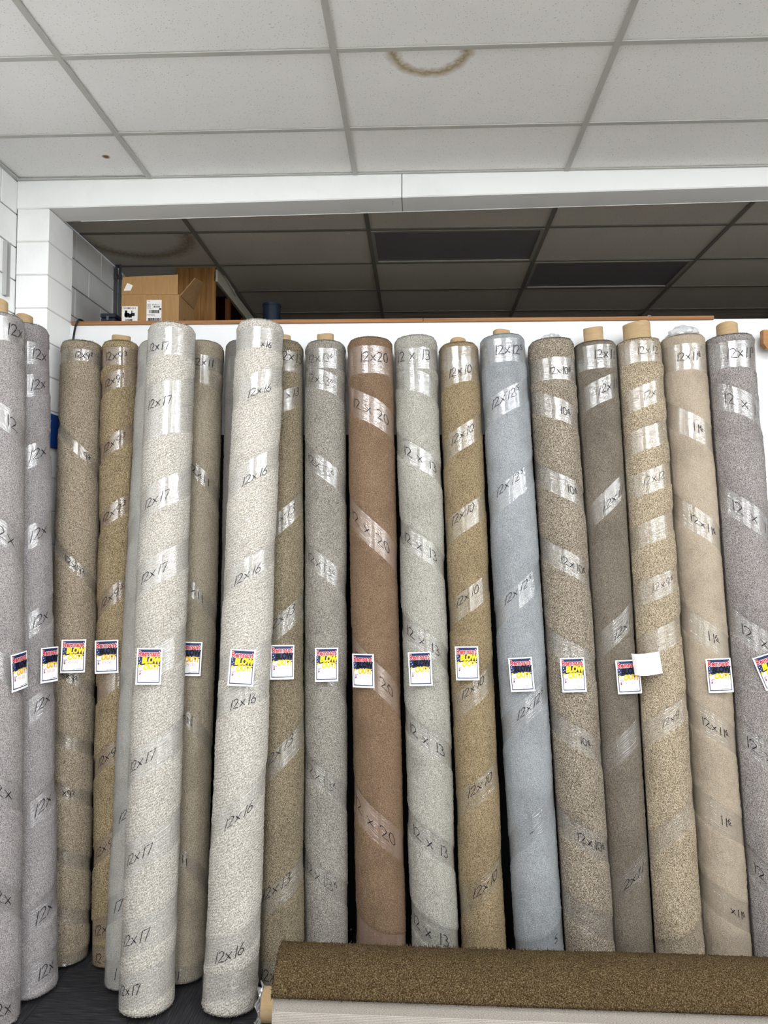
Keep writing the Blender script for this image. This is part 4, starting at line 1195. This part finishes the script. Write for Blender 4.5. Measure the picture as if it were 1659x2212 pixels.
# blue tub
a = at_y(564, 690, 5.4); b = at_y(602, 690, 5.4); zt = at_y(580, 652, 5.4)[2]; r_ = (b[0] - a[0]) / 2
tub = empty('blue_tub', ((a[0] + b[0]) / 2, 5.4 + r_, DECK - .02), 'dark blue cylindrical tub standing on the loft right of the shelving', 'tub'); hh = zt - DECK + .02
V, Fc = [], []; n = 36
for rr, z in ((r_ * .93, 0), (r_, hh - .02), (r_ + .004, hh - .018), (r_ + .004, hh), (r_ - .004, hh), (r_ * .9, .01)):
    for k in range(n): q = 2 * math.pi * k / n; V.append((rr * math.cos(q), rr * math.sin(q), z))
for j in range(5):
    for k in range(n): k2 = (k + 1) % n; Fc.append((j * n + k, j * n + k2, (j + 1) * n + k2, (j + 1) * n + k))
Fc.append(tuple(range(n - 1, -1, -1))); Fc.append(tuple(5 * n + k for k in range(n)))
mesh_obj('tub_body', V, Fc, new_mat('blue_plastic', (26, 38, 54), .5, .3), tub, False)

# conduits and small box by the loft wall
M_STEEL = new_mat('galvanised_steel', (142, 145, 150), .45, .4, .6)
for k, (px, lab) in enumerate(((251, 'thin grey steel conduit rising in the loft corner, nearest the block wall'), (259, 'thin grey steel conduit rising in the loft corner, nearest the cardboard box'))):
    q = at_y(px, 620, 5.5); V, Fc = tube_mesh([(q[0], 5.5, DECK - .02), (q[0], 5.5, CEIL)], .011, 10); c = mesh_obj('conduit', V, Fc, M_STEEL, None, True); tag(c, lab, 'conduit', 'loft corner conduits')
    V, Fc = tube_mesh([(q[0], 5.5, CEIL - .11), (q[0], 5.5, CEIL - .08)], .016, 10); mesh_obj('coupling', V, Fc, M_STEEL, c, True)
a = at_y(215, 677, 4.95); b = at_y(246, 677, 4.95)
jb = empty('utility_case', (a[0] + .01, 4.95, DECK - .02), 'small dark blue-grey case on the loft beside the block wall', 'case'); MJ = new_mat('dark_case', (58, 64, 78), .5, .3)
box_obj('case_body', (0, 0, 0), (b[0] - a[0], .16, a[2] - DECK - .012), MJ, jb, .006); box_obj('lid', (-.004, -.004, a[2] - DECK - .010), (b[0] - a[0] + .004, .164, a[2] - DECK + .02), MJ, jb, .005)
box_obj('latch', ((b[0] - a[0]) * .42, -.010, a[2] - DECK - .03), ((b[0] - a[0]) * .58, -.0045, a[2] - DECK + .0), M_STEEL, jb, .002)
q = at_y(1400, 684, 5.0)
bm = bmesh.new(); bmesh.ops.create_icosphere(bm, subdivisions=3, radius=1.0)
for v in bm.verts: v.co = v.co * (1 + .3 * mnoise.noise(v.co * 3)); v.co = Vector((v.co.x * .055, v.co.y * .05, max(-.05, v.co.z) * (q[2] - DECK + .02)))
o = bm_obj('plastic_scrap', bm, M_FILM2); o.location = (q[0], 5.0, DECK - .02); tag(o, 'small clump of clear film lying on the loft above the plywood trim', 'plastic film')

# blue sign on the pilaster's side, cable, wall channel, wooden bracket
Zs1 = at_y(112, 899, 4.30)[2]; Zs0 = at_y(112, 970, 4.30)[2]
sg = empty('blue_sign', (PX1, 4.30, (Zs0 + Zs1) / 2), 'small dark blue panel on the side of the white pilaster', 'sign')
hz_ = (Zs1 - Zs0) / 2
box_obj('panel', (.001, -.10, -hz_), (.016, .09, hz_), new_mat('blue_enamel', (24, 56, 118), .4, .4), sg, .002)
for zz in (-hz_ + .012, hz_ - .02): box_obj('screw', (.016, -.006, zz), (.018, .002, zz + .008), M_STEEL, sg)
p = [at_y(186, 693, PART_Y + .12), at_y(180, 691, PART_Y + .03), at_y(171, 692, PART_Y - .02), at_y(164, 702, PART_Y - .03), at_y(158, 735, PART_Y - .02), at_y(148, 820, PART_Y - .02), at_y(134, 920, PART_Y - .015), at_y(119, 972, PART_Y - .03), at_y(111, 1010, PART_Y - .04), at_y(104, 1045, PART_Y - .04), at_y(104, 1100, PART_Y - .04)]
p[0][2] = DECK + .02; p[1][2] = DECK + .022; p[2][2] = DECK + .02
def spl(P, n=6):
    out = []; P = [P[0]] + P + [P[-1]]
    for i in range(1, len(P) - 2):
        for k in range(n):
            t = k / n; a, b, c, d = P[i - 1:i + 3]
            out.append(.5 * ((2 * b) + (-a + c) * t + (2 * a - 5 * b + 4 * c - d) * t * t + (-a + 3 * b - 3 * c + d) * t ** 3))
    out.append(P[-2]); return out
V, Fc = tube_mesh(spl(p), .0065, 8); cbl = mesh_obj('black_cable', V, Fc, new_mat('black_rubber', (16, 16, 18), .5, .3), None, True); tag(cbl, 'black cable hanging over the loft edge and down the white partition', 'cable')
ch = empty('wall_channel', (WALL_L, 3.9, CAMH + 1.5), 'grey vertical metal channel on the left block wall', 'channel')
yc = at_y  # channel runs up the wall near the pilaster
def on_left(px, py):
    d = ray(px, py); return np.array([0, 0, CAMH]) + d * ((WALL_L - d[0] * 0) / d[0])
c1, c0 = on_left(11, 522), on_left(11, 640); ya = on_left(7, 560)[1]; yb = on_left(15, 560)[1]
ch.location = (WALL_L, (ya + yb) / 2, 0); hw_ = abs(yb - ya) / 2
MC = new_mat('channel_grey', (168, 168, 166), .5, .3)
box_obj('back_plate', (-.004, -hw_, c0[2]), (.004, hw_, c1[2]), MC, ch); box_obj('flange', (.004, -hw_, c0[2]), (.022, -hw_ + .004, c1[2]), MC, ch); box_obj('flange', (.004, hw_ - .004, c0[2]), (.022, hw_, c1[2]), MC, ch)
a = at_y(1649, 712, PART_Y - .10); b = at_y(1650, 752, PART_Y - .10)
wbk_ = empty('wooden_bracket', (a[0], PART_Y, b[2]), 'varnished wooden rail end fixed to the white partition at the right picture edge', 'bracket'); hh = a[2] - b[2]
V = [(0, 0, hh * .25), (.02, 0, 0), (.5, 0, 0), (.5, 0, hh), (0, 0, hh)]; V = [(x, -.10, z) for x, y, z in V] + [(x, -.055, z) for x, y, z in V]
mesh_obj('rail', V, [(0, 1, 2, 3, 4), (9, 8, 7, 6, 5)] + [(i, 5 + i, 5 + (i + 1) % 5, (i + 1) % 5) for i in range(5)], mat_ply('varnished_pine', (160, 112, 62), (118, 76, 38), (3, 30, 30), .35), wbk_)
box_obj('mount', (.08, -.055, .01), (.14, 0, hh - .01), M_STEEL, wbk_)
